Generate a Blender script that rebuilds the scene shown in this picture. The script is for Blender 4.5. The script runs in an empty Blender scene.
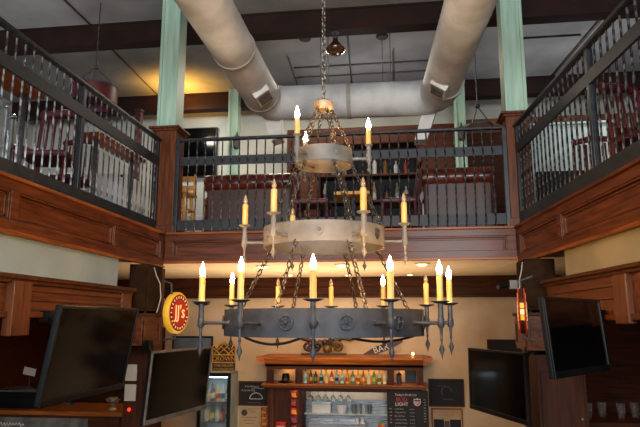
import bpy, bmesh, math, random
from mathutils import Vector, Matrix, Euler
random.seed(7)
PI = math.pi
SC = bpy.context.scene
COL = SC.collection
V = Vector

# ---------------------------------------------------------------- materials
def lin(h):
    h = h.lstrip('#')
    o = []
    for i in (0, 2, 4):
        c = int(h[i:i+2], 16) / 255
        o.append(c/12.92 if c <= .04045 else ((c+.055)/1.055)**2.4)
    return (o[0], o[1], o[2], 1)

def mat(name, c1, c2=None, scale=8, rough=.5, metal=0, bump=0, stretch=(1, 1, 1), detail=4, spec=.5, lo=.35, hi=.65, emit=None, estr=0, coat=0, trans=0, alpha=1, rvar=.12):
    m = bpy.data.materials.new(name)
    m.use_nodes = True
    nt = m.node_tree
    b = nt.nodes['Principled BSDF']
    b.inputs['Roughness'].default_value = rough
    b.inputs['Metallic'].default_value = metal
    b.inputs['Specular IOR Level'].default_value = spec
    b.inputs['Coat Weight'].default_value = coat
    b.inputs['Coat Roughness'].default_value = .15
    b.inputs['Transmission Weight'].default_value = trans
    b.inputs['Alpha'].default_value = alpha
    c1 = lin(c1)
    c2 = lin(c2) if c2 else tuple(x*.8 for x in c1[:3]) + (1,)
    tc = nt.nodes.new('ShaderNodeTexCoord')
    mp = nt.nodes.new('ShaderNodeMapping')
    mp.inputs['Scale'].default_value = stretch
    nz = nt.nodes.new('ShaderNodeTexNoise')
    nz.inputs['Scale'].default_value = scale
    nz.inputs['Detail'].default_value = detail
    cr = nt.nodes.new('ShaderNodeValToRGB')
    cr.color_ramp.elements[0].position = lo
    cr.color_ramp.elements[1].position = hi
    cr.color_ramp.elements[0].color = c2
    cr.color_ramp.elements[1].color = c1
    L = nt.links.new
    L(tc.outputs['Object'], mp.inputs['Vector'])
    L(mp.outputs['Vector'], nz.inputs['Vector'])
    L(nz.outputs['Fac'], cr.inputs['Fac'])
    L(cr.outputs['Color'], b.inputs['Base Color'])
    if rvar and rough > .05:
        mr = nt.nodes.new('ShaderNodeMapRange')
        mr.inputs['To Min'].default_value = max(.02, rough - rvar)
        mr.inputs['To Max'].default_value = min(1, rough + rvar)
        L(nz.outputs['Fac'], mr.inputs['Value'])
        L(mr.outputs['Result'], b.inputs['Roughness'])
    if bump:
        bp = nt.nodes.new('ShaderNodeBump')
        bp.inputs['Strength'].default_value = bump
        bp.inputs['Distance'].default_value = .01
        L(nz.outputs['Fac'], bp.inputs['Height'])
        L(bp.outputs['Normal'], b.inputs['Normal'])
    if emit:
        b.inputs['Emission Color'].default_value = lin(emit)
        b.inputs['Emission Strength'].default_value = estr
    return m

def wood(name, c1, c2, axis, rough=.42, coat=.08):
    st = {'x': (1.2, 14, 14), 'y': (14, 1.2, 14), 'z': (14, 14, 1.2)}[axis]
    return mat(name, c1, c2, 2.2, rough, 0, .12, st, 7, .18, .3, .7, coat=coat)

M = {}
M['wood_x'] = wood('red_brown_wood_x', '6c381a', '37190a', 'x')
M['wood_y'] = wood('red_brown_wood_y', '6c381a', '37190a', 'y')
M['wood_z'] = wood('red_brown_wood_z', '6e3c22', '40200f', 'z')
M['wood_dark'] = wood('dark_stained_wood', '54280f', '2e1408', 'x', .55, 0)
M['wood_dark_z'] = wood('dark_stained_upright', '4c240f', '2a1207', 'z', .55, 0)
M['wood_ledge'] = wood('honey_wood_edge', '9c5722', '66320f', 'x')
M['wood_light'] = wood('blond_wood', 'e0a95a', 'b97d35', 'z')
M['wood_band'] = wood('walnut_band', '52290f', '2a1306', 'x', .6, 0)
M['beam'] = mat('brown_painted_steel', '2c130c', '1c0b07', 5, .7, spec=.25)
M['beige'] = mat('warm_beige_plaster', 'c6ab8a', 'b99c79', 3, .85, 0, .15)
M['soffit'] = mat('beige_soffit_plaster', 'cfb591', 'c2a680', 3, .85)
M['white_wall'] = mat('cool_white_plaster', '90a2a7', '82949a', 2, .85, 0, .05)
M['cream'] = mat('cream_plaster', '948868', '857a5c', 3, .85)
M['ceil'] = mat('aged_ceiling_panels', 'a6a6a6', '838384', 1.1, .9, 0, .1, detail=6)
M['up_wall'] = mat('off_white_upper_wall', 'c9c8bd', 'b3b2a8', 1.5, .85)
M['floor'] = mat('dark_plank_floor', '3c2a1e', '261a12', 2, .4, stretch=(10, 1, 1))
M['iron'] = mat('blackened_iron', '4a4b4e', '2e2f32', 30, .55, .1, .25, spec=.35)
M['iron_rail'] = mat('black_rail_paint', '2c2e32', '1d1f22', 20, .42, .3)
M['band'] = mat('slate_grey_flat_bar', '2f3236', '232529', 14, .5, .1, spec=.3)
M['baluster'] = mat('black_baluster_highlights', '78787b', '1f1f21', 40, .34, .6, stretch=(1, 1, .5), lo=.45, hi=.6)  # pale noise on black paints in the silver highlights of the bars
M['ring_dark'] = mat('dark_grey_ring', '43454a', '36383c', 12, .55, .1, .15, spec=.35)
M['ring_pale'] = mat('pale_grey_ring', '7e7b75', '6a665f', 9, .6, .1, .2, detail=7)  # paler grey for the upper two rings and their arms
M['chain'] = mat('tarnished_chain', '7a7066', '3d362f', 40, .4, .75)
M['brass'] = mat('aged_brass', 'a39680', '75674f', 14, .5, .3)
M['candle'] = mat('ivory_candle_sleeve', 'f0c878', 'e0a850', 20, .55, stretch=(1, 1, .3))
M['bulb_off'] = mat('clear_unlit_bulb', 'f3d7b5', 'e5c193', 10, .08, 0, spec=.8, trans=.55, alpha=.75)
M['flame'] = mat('lit_filament_bulb', 'ffd79a', 'ffcf8c', 5, .4, emit='ffbe70', estr=370)
M['green'] = mat('pale_green_paint', 'a9c4b1', '93b09c', 3, .55, 0, .05, stretch=(6, 6, .6))
M['duct'] = mat('white_painted_spiral_duct', 'cccccb', 'a0a09e', 2.3, .7, 0, .12, detail=7)
M['duct_seam'] = mat('grey_duct_seam', 'a49f98', '8b857e', 4, .6)
M['vent'] = mat('grey_vent_slats', '6d6862', '504b46', 10, .5)
M['vent_frame'] = mat('white_vent_frame', 'd2cec8', 'bdb8b1', 5, .55)
M['leather'] = mat('oxblood_leather', '6b2d1e', '3e150e', 6, .28, 0, .2, detail=6, coat=.2)
M['leather_back'] = mat('brown_leather_back', '4c2c20', '351b13', 4, .45, 0, .12)
M['burg'] = mat('burgundy_vinyl', '54121a', '340a10', 6, .45)
M['red_paint'] = mat('dark_red_paint', '5e141a', '3d0c11', 4, .5)
M['black'] = mat('black_plastic', '0d0d0e', '070707', 12, .5, spec=.2)
M['screen'] = mat('glossy_black_screen', '050506', '030304', 3, .1, spec=.3, rvar=.02)
M['bezel'] = mat('black_gloss_bezel', '121213', '0a0a0b', 5, .35, spec=.3)
M['speaker'] = mat('dark_brown_speaker_box', '34200f', '211307', 9, .8, spec=.1)
M['cable_w'] = mat('white_cable', 'c6c2ba', 'aaa59c', 10, .5)
M['cable_b'] = mat('black_cable', '0d0d0e', '080808', 10, .5)
M['steel'] = mat('brushed_steel', '9a9da0', '74777a', 6, .3, .8, stretch=(1, 1, 12))
M['silver'] = mat('polished_silver_leg', 'c4c6c8', '8f9194', 12, .2, .9)
M['paper'] = mat('white_paper', 'cfc6b8', 'bdb3a4', 5, .8)
M['paper_tan'] = mat('tan_paper', 'b59a78', 'a2875f', 5, .8)
M['chalk'] = mat('black_chalkboard', '15161a', '0e0f12', 7, .8)
M['chalk_w'] = mat('white_chalk', 'c9c7c4', 'a9a7a4', 30, .9)
M['chalk_y'] = mat('yellow_chalk', '9c8a4a', '7d6d34', 30, .9)
M['gold'] = mat('gold_sign_paint', 'dca63c', 'b8862a', 9, .45, 0)
M['sign_brown'] = mat('dark_brown_sign', '3f2410', '2b170a', 9, .5)
M['red_neon'] = mat('backlit_red_sign', 'a8180e', '8d1209', 14, .5, emit='c81a08', estr=.3)
M['dark_red_neon'] = mat('backlit_dark_red_ring', '7a100a', '5c0a06', 14, .5, emit='8a0d06', estr=.2)
M['yellow_neon'] = mat('backlit_yellow_rim', 'e8b838', 'd49f22', 9, .5, emit='ffb42a', estr=.22)
M['letter_neon'] = mat('backlit_cream_letters', 'ffd69a', 'ffca80', 9, .5, emit='ffbe70', estr=.5)
M['glass'] = mat('clear_glass', 'eef4f4', 'e4eeee', 3, .05, trans=.92, alpha=.35, rvar=0)
M['amber'] = mat('amber_glass', '8a4a18', '5f300d', 5, .1, spec=.7, coat=.4)
M['grey_art'] = mat('grey_blue_panel', '6c7580', '4f5862', 2.5, .35)
M['bag_red'] = mat('red_foil_snack', 'b81f12', '7d120b', 22, .35, lo=.45, hi=.55)
M['bag_dark'] = mat('purple_brown_foil_snack', '5a2231', '2d1520', 22, .35)
M['orange_print'] = mat('orange_print', 'b8641c', '8a2f14', 30, .7, lo=.48, hi=.52)
M['bud_red'] = mat('red_print', 'c22a3a', 'a81f2f', 9, .7)
M['blue_print'] = mat('navy_print', '1f3a72', '182e5c', 9, .7)
M['lime'] = mat('pale_bar_equipment', 'b7c4bf', '97a5a1', 4, .5)
M['lamp_warm'] = mat('warm_downlight_lens', 'ffe0b0', 'ffd8a0', 4, .5, emit='ffc070', estr=9)
M['lamp_off'] = mat('dark_recessed_can', '2a221c', '1a1512', 4, .5)
M['led_cool'] = mat('cool_strip_light', 'eef6ff', 'e6f0ff', 4, .5, emit='dcebff', estr=9)
M['led_warm'] = mat('warm_strip_light', 'ffe2b8', 'ffdcaa', 4, .5, emit='ffbe72', estr=16)
M['white_cloth'] = mat('white_cloth', 'cfd0d0', 'b4b5b6', 5, .8)
M['copper'] = mat('brown_glass_dome', '5a3419', '34190b', 6, .15, .3, coat=.5)
M['brick'] = mat('brown_brick_strip', '7a4a30', '573020', 9, .8)
M['carve'] = mat('dark_green_carved_paint', '2f2a1c', '1a1610', 20, .45)
M['carve_red'] = mat('dark_maroon_carved_paint', '4a1420', '2a0b12', 20, .45)
M['carve_gold'] = mat('dull_gold_carved_paint', '7a5c2a', '4d3717', 20, .4, .3)
M['led_red'] = mat('red_indicator', 'ff3020', 'ff3020', 4, .5, emit='ff2010', estr=6)
def colour(h, k=.6, rough=.3):
    key = 'c' + h + str(rough)
    if key not in M:
        M[key] = mat('glaze_' + h, h, None, 9, rough, coat=.3)
    return M[key]

# ---------------------------------------------------------------- mesh builder
ORG = {}
class MB:
    def __init__(s):
        s.bm = bmesh.new()
    def _v(s, p):
        return s.bm.verts.new(p)
    def obox(s, c, size, R=None, bev=0):
        R = R or Matrix.Identity(3)
        c = V(c)
        hx, hy, hz = [x/2 for x in size]
        vs = [s._v(c + R @ V((a*hx, b*hy, d*hz))) for a in (-1, 1) for b in (-1, 1) for d in (-1, 1)]
        fs = [(0, 1, 3, 2), (4, 6, 7, 5), (0, 4, 5, 1), (2, 3, 7, 6), (0, 2, 6, 4), (1, 5, 7, 3)]
        faces = [s.bm.faces.new([vs[i] for i in f]) for f in fs]
        if bev:
            es = list({e for f in faces for e in f.edges})
            bmesh.ops.bevel(s.bm, geom=es, offset=bev, segments=2, affect='EDGES', profile=.5)
        return s
    def box(s, x0, x1, y0, y1, z0, z1, bev=0):
        return s.obox(((x0+x1)/2, (y0+y1)/2, (z0+z1)/2), (abs(x1-x0), abs(y1-y0), abs(z1-z0)), None, bev)
    def tube(s, pts, r, n=8, closed=False, cap=True):
        pts = [V(p) for p in pts]
        N = len(pts)
        rs = r if isinstance(r, (list, tuple)) else [r]*N
        rings = []
        up = None
        for i, p in enumerate(pts):
            if closed:
                t = pts[(i+1) % N] - pts[i-1]
            else:
                t = pts[min(i+1, N-1)] - pts[max(i-1, 0)]
            t.normalize()
            if up is None:
                a = V((0, 0, 1)) if abs(t.z) < .9 else V((1, 0, 0))
                up = (a - t*a.dot(t)).normalized()
            else:
                up = (up - t*up.dot(t)).normalized()
            w = t.cross(up)
            rings.append([s._v(p + (up*math.cos(2*PI*k/n) + w*math.sin(2*PI*k/n))*rs[i]) for k in range(n)])
        M_ = N if closed else N-1
        for i in range(M_):
            A, B = rings[i], rings[(i+1) % N]
            for k in range(n):
                f = s.bm.faces.new((A[k], B[k], B[(k+1) % n], A[(k+1) % n]))
                f.smooth = True
        if cap and not closed:
            s.bm.faces.new(rings[0]); s.bm.faces.new(rings[-1][::-1])
        return s
    def lathe(s, prof, c=(0, 0, 0), n=20, R=None, closed=False, smooth=True):
        R = R or Matrix.Identity(3)
        c = V(c)
        rings = []
        for (r, z) in prof:
            if r < 1e-6:
                rings.append([s._v(c + R @ V((0, 0, z)))])
            else:
                rings.append([s._v(c + R @ V((r*math.cos(2*PI*k/n), r*math.sin(2*PI*k/n), z))) for k in range(n)])
        L = len(rings)
        for i in range(L if closed else L-1):
            A, B = rings[i], rings[(i+1) % L]
            for k in range(n):
                k2 = (k+1) % n
                if len(A) == 1 and len(B) == 1: continue
                if len(A) == 1: f = s.bm.faces.new((A[0], B[k2], B[k]))
                elif len(B) == 1: f = s.bm.faces.new((A[k], A[k2], B[0]))
                else: f = s.bm.faces.new((A[k], A[k2], B[k2], B[k]))
                f.smooth = smooth
        if not closed:
            if len(rings[0]) > 1: s.bm.faces.new(rings[0][::-1])
            if len(rings[-1]) > 1: s.bm.faces.new(rings[-1])
        return s
    def prism(s, poly, y0, y1, R=None, c=(0, 0, 0)):      # polygon in local x/z, extruded along local y
        R = R or Matrix.Identity(3)
        c = V(c)
        a = [s._v(c + R @ V((x, y0, z))) for x, z in poly]
        b = [s._v(c + R @ V((x, y1, z))) for x, z in poly]
        n = len(poly)
        s.bm.faces.new(a); s.bm.faces.new(b[::-1])
        for i in range(n):
            s.bm.faces.new((a[i], b[i], b[(i+1) % n], a[(i+1) % n]))
        return s
    def ball(s, c, r, n=12, m=8, sc=(1, 1, 1)):
        prof = [(r*math.sin(PI*i/m), -r*math.cos(PI*i/m)) for i in range(m+1)]
        prof[0] = (0, -r); prof[-1] = (0, r)
        return s.lathe(prof, c, n, Matrix.Diagonal(sc))
    def chain(s, a, b, L=.05, w=.013, r=.0045):
        a, b = V(a), V(b)
        d = b - a
        n = max(2, round(d.length/(L*.76)))
        t = d.normalized()
        q = V((1, 0, 0)) if abs(t.x) < .8 else V((0, 1, 0))
        u = (q - t*q.dot(t)).normalized()
        v = t.cross(u)
        for i in range(n):
            c = a + d*((i+.5)/n)
            e = (u+v).normalized() if i % 2 else (u-v).normalized()
            pts = []
            for k in range(10):
                g = 2*PI*k/10
                pts.append(c + t*(math.cos(g)*(L/2-r)) + e*(math.sin(g)*w))
            s.tube(pts, r, 4, closed=True)
        return s
    def build(s, name, m, parent=None, world=True, org=None):
        bm = s.bm
        bmesh.ops.recalc_face_normals(bm, faces=bm.faces[:])
        for e in bm.edges:
            if len(e.link_faces) == 2 and e.calc_face_angle(0) > .75: e.smooth = False
        if parent is None:
            xs = [v.co for v in bm.verts]
            lo = [min(p[i] for p in xs) for i in range(3)]; hi = [max(p[i] for p in xs) for i in range(3)]
            o0 = V(org) if org else V(((lo[0]+hi[0])/2, (lo[1]+hi[1])/2, lo[2]))
        else:
            o0 = ORG[parent] if world else V((0, 0, 0))
        bmesh.ops.translate(bm, verts=bm.verts[:], vec=-o0)
        me = bpy.data.meshes.new(name)
        bm.to_mesh(me); bm.free()
        me.materials.append(m)
        o = bpy.data.objects.new(name, me)
        COL.objects.link(o)
        if parent is None:
            o.location = o0
        else:
            o.parent = parent
        ORG[o] = o0
        return o

def tag(o, label, cat, group=None, kind=None):
    if label: o['label'] = label
    if cat: o['category'] = cat
    if group: o['group'] = group
    if kind: o['kind'] = kind
    return o
def thing(name, label, cat, loc=(0, 0, 0), rz=0, group=None):
    o = bpy.data.objects.new(name, None)
    COL.objects.link(o)
    o.empty_display_size = .1
    o.location = loc
    o.rotation_euler = (0, 0, rz)
    ORG[o] = V(loc)
    return tag(o, label, cat, group)
def struct(name, mb, m, label):
    o = mb.build(name, m)
    o['kind'] = 'structure'
    o['label'] = label
    return o
def copy_tree(o, parent=None):
    c = o.copy()
    COL.objects.link(c)
    if parent: c.parent = parent
    for ch in list(o.children): copy_tree(ch, c)
    return c
def dup(root, loc, rz, label, group=None):
    c = copy_tree(root)
    c.location = loc
    c.rotation_euler = (0, 0, rz)
    c['label'] = label
    if group: c['group'] = group
    return c
def text(name, s, size, m, parent, loc, R=None, ext=.002, world=True, align='CENTER', squash=1):
    cu = bpy.data.curves.new(name, 'FONT')
    cu.body = s; cu.size = size; cu.extrude = ext; cu.align_x = align; cu.align_y = 'CENTER'
    cu.resolution_u = 2
    t = bpy.data.objects.new(name, cu)
    COL.objects.link(t)
    dg = bpy.context.evaluated_depsgraph_get()
    me = bpy.data.meshes.new_from_object(t.evaluated_get(dg))
    bpy.data.objects.remove(t); bpy.data.curves.remove(cu)
    R = R or RX
    o0 = ORG[parent] if world else V((0, 0, 0))
    T = Matrix.Translation(V(loc) - o0) @ R.to_4x4() @ Matrix.Diagonal((squash, 1, 1, 1))
    me.transform(T)
    me.name = name
    me.materials.clear(); me.materials.append(m)
    o = bpy.data.objects.new(name, me)
    COL.objects.link(o)
    o.parent = parent
    ORG[o] = o0
    return o
RX = Matrix.Rotation(PI/2, 3, 'X')                       # text facing -Y
def rot(ax, a): return Matrix.Rotation(a, 3, ax)
def scribble(mb, x0, x1, z, y, h=.012, r=.0022, n=None):
    n = n or max(4, int((x1-x0)/.016))
    pts = []
    for i in range(n*2+1):
        pts.append((x0+(x1-x0)*i/(n*2) + random.uniform(-.002, .002), y, z + random.uniform(.2, 1)*h*(1 if i % 2 else -1)*.5))
    mb.tube(pts, r, 4)
    return mb

# ================================================================= the setting
RB = 6.3            # line of the back balcony
LX = -2.56          # line of the left balcony
SL = .0965          # the right balcony splays: x = RX0 + SL*(RB-y)
RX0 = 1.2
def rx(y, off=0): return RX0 + SL*(RB-y) + off
RANG = math.atan(SL)

struct('floor', MB().box(-7, 6, -4.5, 9.3, -.1, 0), M['floor'], 'dark plank floor of the bar, ground level')
struct('ceiling', MB().box(-7, 6, -4.5, 10.4, 6.3, 6.45), M['ceil'], 'grey stained ceiling high above the upper level')
struct('wall_back', MB().box(-7, 6, 8.86, 9.2, 0, 3.05), M['beige'], 'warm beige plaster wall behind the bar')
struct('wall_back.001', MB().box(-7, 6, 10.25, 10.4, 3.05, 6.3), M['up_wall'], 'off white wall at the rear of the upper level')
struct('wall_left', MB().box(-7, -6.9, -4.5, 10.25, 0, 6.3), M['up_wall'], 'plain side wall beyond the balcony on the sofa and bar stool side')
struct('wall_right', MB().box(5.9, 6, -4.5, 10.25, 0, 6.3), M['up_wall'], 'plain side wall beyond the splayed balcony')
# upper level slabs (with the soffit under them)
struct('floor.001', MB().box(-6.9, LX-.04, -1, 10.24, 3.06, 3.33), M['floor'], 'upper level floor along the straight side balcony')
struct('floor.002', MB().box(LX-.04, RX0+.04, RB+.04, 10.24, 3.06, 3.33), M['floor'], 'upper level floor behind the middle balcony')
mb = MB(); mb.prism([(RX0+.04, 10.24), (5.89, 10.24), (5.89, -1), (rx(-1, .05), -1), (rx(RB, .05), RB)], 3.06, 3.33, Matrix(((1, 0, 0), (0, 0, 1), (0, 1, 0))))
struct('floor.003', mb, M['floor'], 'upper level floor along the splayed side balcony')
def flat(poly, z0, z1):
    mb = MB(); return mb.prism(poly, z0, z1, Matrix(((1, 0, 0), (0, 0, 1), (0, 1, 0))))
struct('ceiling.001', MB().box(-6.9, LX-.04, -1, 8.85, 3.03, 3.058), M['soffit'], 'beige soffit under the straight side balcony')
struct('ceiling.002', MB().box(LX-.04, RX0+.04, RB+.05, 8.85, 3.03, 3.058), M['soffit'], 'beige soffit under the middle balcony')
struct('ceiling.003', flat([(RX0+.04, 8.85), (5.89, 8.85), (5.89, -1), (rx(-1, .06), -1), (rx(RB, .06), RB)], 3.03, 3.058), M['soffit'], 'beige soffit under the splayed side balcony')
# front wall behind the camera with two tall windows
mb = MB()
for x0, x1 in ((-7, -3.6), (-1.2, .2), (2.6, 6)): mb.box(x0, x1, -4.5, -4.35, 0, 6.3)
for x0, x1 in ((-3.6, -1.2), (.2, 2.6)):
    mb.box(x0, x1, -4.5, -4.35, 0, 2.7); mb.box(x0, x1, -4.5, -4.35, 5.3, 6.3)
struct('wall_front', mb, M['up_wall'], 'street side wall with two tall windows')
for i, (x0, x1) in enumerate(((-3.6, -1.2), (.2, 2.6))):
    mb = MB()
    for a in (x0+.03, (x0+x1)/2, x1-.03): mb.box(a-.03, a+.03, -4.46, -4.4, 2.7, 5.3)
    for z in (2.73, 4.0, 5.27): mb.box(x0, x1, -4.455, -4.405, z-.03, z+.03)
    struct('window_%d' % (i+1), mb, M['wood_dark'], 'tall paned street window frame')

# balcony fascias -------------------------------------------------
def fascia(L, stiles, name, label, loc, rz, m, zb=2.985):
    root = bpy.data.objects.new(name, None); COL.objects.link(root)
    root.location = loc; root.rotation_euler = (0, 0, rz)
    root['kind'] = 'structure'; root['label'] = label
    ORG[root] = V(loc)
    mb = MB()
    mb.box(0, L, .035, .055, zb, 3.335)
    mb.box(0, L, 0, .04, zb, zb+.075, .004)
    mb.box(0, L, 0, .04, 3.26, 3.335, .004)
    for x in stiles: mb.box(max(0, x-.045), min(L, x+.045), .001, .04, zb+.074, 3.261, .003)
    mb.build('face_board', m, root, world=False)
    MB().box(-.02, L+.02, -.028, .19, 3.33, 3.356, .006).build('cap', M['wood_ledge'] if rz == 0 else m, root, world=False)
    mb = MB()
    mb.box(0, L, -.012, .03, zb-.022, zb+.005, .004)
    mb.build('bottom_bead', M['wood_ledge'], root, world=False)
    ss = sorted(stiles)
    for a, b in zip(ss[:-1], ss[1:]):
        mb = MB()
        a2, b2 = a+.045, b-.045
        for k, (g, y) in enumerate(((0, .008), (.022, .022))):
            mb.box(a2+g, b2-g, y, .038, 3.06+g, 3.075+g, .003); mb.box(a2+g, b2-g, y, .038, 3.245-g, 3.26-g, .003)
            mb.box(a2+g, a2+g+.015, y, .038, 3.06+g, 3.26-g, .003); mb.box(b2-g-.015, b2-g, y, .038, 3.06+g, 3.26-g, .003)
        mb.build('panel_moulding', m, root, world=False)
    return root
fascia(RX0-LX, [.05, (RX0-LX)-.05], 'trim_1', 'red brown wood fascia across the middle balcony', (LX, RB, 0), 0, M['wood_x'], 3.035)
fascia(7.2, [.06, 1.13, 2.62, 4.1, 5.6, 7.1], 'trim_2', 'panelled red brown wood fascia of the straight side balcony', (LX, RB, 0), 0, M['wood_x'])
bpy.data.objects['trim_2'].rotation_euler = (0, 0, -PI/2)
bpy.data.objects['trim_2'].scale = (1, -1, 1)
fr = fascia(7.2, [.06, 1.2, 2.7, 4.2, 5.7, 7.1], 'trim_3', 'panelled dark wood fascia of the splayed side balcony', (RX0, RB, 0), -PI/2+RANG, M['wood_x'])

# bulkhead walls under the side balconies
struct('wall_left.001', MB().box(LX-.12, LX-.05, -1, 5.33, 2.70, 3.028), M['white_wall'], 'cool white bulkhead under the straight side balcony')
def rbox(mb, y0, y1, o0, o1, z0, z1, bev=0):
    d = V((SL, -1, 0)).normalized(); n = V((1, SL, 0)).normalized()
    R = Matrix((( n.x, -d.x, 0), (n.y, -d.y, 0), (0, 0, 1)))
    ym = (y0+y1)/2
    c = V((rx(ym), ym, (z0+z1)/2)) + n*((o0+o1)/2)
    return mb.obox(c, (abs(o1-o0), abs(y1-y0)/math.cos(RANG), z1-z0), R, bev)
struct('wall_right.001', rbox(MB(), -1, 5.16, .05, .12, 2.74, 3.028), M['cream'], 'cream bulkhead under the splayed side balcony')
# dark wood band along the top of the rear wall
mb = MB(); mb.box(-3.6, 1.75, 8.79, 8.86, 2.735, 3.03); mb.box(-3.6, 1.75, 8.765, 8.80, 2.727, 2.76, .006); mb.box(-3.6, 1.75, 8.775, 8.80, 2.86, 2.88, .004)
struct('trim_4', mb, M['wood_band'], 'dark walnut band along the top of the beige wall')
# side walls of the recess under the balconies
struct('wall_left.002', MB().box(-5.3, -5.2, -1, 8.85, 0, 3.02), M['wood_dark'], 'dark wood panelled wall under the straight side balcony')
struct('wall_right.002', MB().box(3.4, 3.5, -1, 8.85, 0, 3.02), M['wood_dark'], 'dark wood panelled wall under the splayed side balcony')

struct('partition', MB().box(-1.85, 5.85, 9.74, 9.82, 3.33, 5.62), M['wood_dark'], 'dark wood partition at the rear of the upper level')
struct('wall_back.002', MB().box(-5.2, -3.62, 8.81, 8.855, 0, 3.02), M['wood_dark'], 'dark panelled wall in the recess beside the drinks cooler')
struct('wall_back.003', MB().box(1.78, 3.4, 8.81, 8.855, 0, 3.02), M['wood_dark'], 'dark panelled wall in the shadowed recess beyond the upright television')
# ceiling beams
for i, (y, x0, x1) in enumerate(((7.05, -6.9, 5.9), (9.62, -6.9, 5.9))):
    mb = MB(); mb.box(x0, x1, y-.06, y+.14, 6.01, 6.035); mb.box(x0, x1, y-.06, y+.14, 6.275, 6.3); mb.box(x0, x1, y-.05, y+.13, 6.02, 6.28)
    if i < 2: struct('trim_%d' % (5+i), mb, M['beam'], ['dark brown ceiling beam over the front columns', 'dark brown ceiling beam over the rear columns'][i])

# columns of the gallery
def column(name, x, y, w, d, z0, label):
    mb = MB()
    mb.box(x-w/2, x+w/2, y-d/2, y+d/2, z0, 6.3, .012)
    mb.box(x-w/2-.015, x-w/2+.02, y-d/2-.02, y+d/2+.02, z0, 6.29, .006)
    mb.box(x+w/2-.02, x+w/2+.015, y-d/2-.02, y+d/2+.02, z0, 6.29, .006)
    return struct(name, mb, M['green'], label)
column('column', -2.63, 6.47, .2, .2, 4.585, 'pale green column rising from the newel post beside the lattice stool')
column('column.001', 1.29, 6.47, .2, .2, 4.585, 'pale green column rising from the newel post beside the splayed railing')
column('column.002', -2.72, 9.5, .14, .16, 3.33, 'slim grey green column behind the duct elbow over the blond stool')
column('column.003', 1.03, 9.5, .14, .16, 3.33, 'slim green column behind the sofa below the duct elbow')

# newel posts
def newel(x, y, w, label):
    r = thing('newel_post', label, 'post', (x, y, 3.357))
    mb = MB(); mb.box(-w/2, w/2, -w/2, w/2, 0, 1.2, .006)
    mb.build('post_body', M['wood_z'], r, False)
    mb = MB(); mb.box(-w/2-.02, w/2+.02, -w/2-.02, w/2+.02, 0, .09, .006); mb.build('plinth', M['wood_z'], r, False)
    mb = MB(); mb.box(-w/2-.025, w/2+.025, -w/2-.025, w/2+.025, 1.19, 1.215, .006); mb.box(-w/2-.05, w/2+.05, -w/2-.05, w/2+.05, 1.212, 1.24, .008)
    mb.build('post_cap', M['wood_z'], r, False)
    return r
newel(-2.63, 6.47, .27, 'square wooden newel post below the green column at the blond stool end')
newel(1.29, 6.47, .25, 'square dark wooden newel post where the splayed railing meets the middle one')

# railings -----------------------------------------------------------------
def railing(name, label, loc, rz, L, posts, sp, flip=1):
    r = thing(name, label, 'railing', loc, rz)
    MB().box(0, L, -.03, .03, 1.06, 1.092, .008).build('top_rail', M['iron_rail'], r, False)
    MB().box(0, L, -.012, .012, .775, .875).build('mid_band', M['band'], r, False)
    MB().box(0, L, -.012, .012, .03, .145).build('bottom_band', M['band'], r, False)
    me = None
    n = int(round(L/sp))
    for i in range(n):
        x = sp*(i+.5)*L/(n*sp)
        if any(abs(x-p) < .03 for p in posts): continue
        if me is None:
            mb = MB(); mb.obox((0, -.02*flip, .535), (.0125, .0125, 1.06), rot('Z', .6)); o = mb.build('baluster', M['baluster'], r, False); me = o.data
        else:
            o = bpy.data.objects.new('baluster', me); COL.objects.link(o); o.parent = r
        o.location = (x, 0, 0)
    for p in posts:
        mb = MB(); mb.box(p-.022, p+.022, min(-.04*flip, .01*flip), max(-.04*flip, .01*flip), .0, 1.065, .004); mb.build('end_post', M['iron_rail'], r, False)
    return r
railing('railing', 'black iron railing across the middle balcony between the two newel posts', (-2.49, 6.37, 3.357), 0, 3.65, [.02, 3.63], .0975)
railing('railing', 'black iron railing along the straight side balcony on the striped chair side', (LX-.13, 6.33, 3.357), -PI/2, 5.6, [.02, 1.66, 3.3, 4.9], .105)
railing('railing', 'black iron railing on the splayed side balcony beside the burgundy wall', (RX0+.06, 6.33, 3.357), -PI/2+RANG, 5.6, [.02, 1.86, 3.6, 5.2], .105, -1)

# ================================================================= ductwork
def fillet(pts, rad, n=6):
    pts = [V(p) for p in pts]
    out = [pts[0]]
    for a, b, c in zip(pts[:-2], pts[1:-1], pts[2:]):
        u = (a-b).normalized(); w = (c-b).normalized()
        p0 = b+u*rad; p1 = b+w*rad
        for k in range(n+1):
            t = k/n
            out.append(p0*(1-t)**2 + b*2*t*(1-t) + p1*t*t)
    out.append(pts[-1])
    return out
dr = thing('air_duct', 'large white round air duct forming a U under the ceiling', 'duct', (-.5, 7.25, 4.93))
path = fillet([(-1.61, .6, 5.15), (-1.64, 7.22, 5.15), (.52, 7.28, 5.15), (.95, .6, 5.15)], .3)
fine = []
for a, b in zip(path[:-1], path[1:]):
    n = max(1, int((b-a).length/.06))
    fine += [a.lerp(b, k/n) for k in range(n)]
fine.append(path[-1])
MB().tube(fine, [.218 + .003*(i % 2) for i in range(len(fine))], 28).build('duct_tube', M['duct'], dr)
for p, q in (((-1.622, 3.3, 5.15), (-1.622, 3.36, 5.15)), ((-1.633, 5.6, 5.15), (-1.633, 5.66, 5.15)), ((-1.638, 6.88, 5.15), (-1.638, 6.92, 5.15)), ((.79, 3.3, 5.15), (.787, 3.36, 5.15)), ((.58, 6.75, 5.15), (.577, 6.8, 5.15)), ((-.6, 7.25, 5.15), (-.55, 7.25, 5.15))):
    MB().tube([p, q], .229, 28).build('duct_seam', M['duct_seam'], dr)
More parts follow.
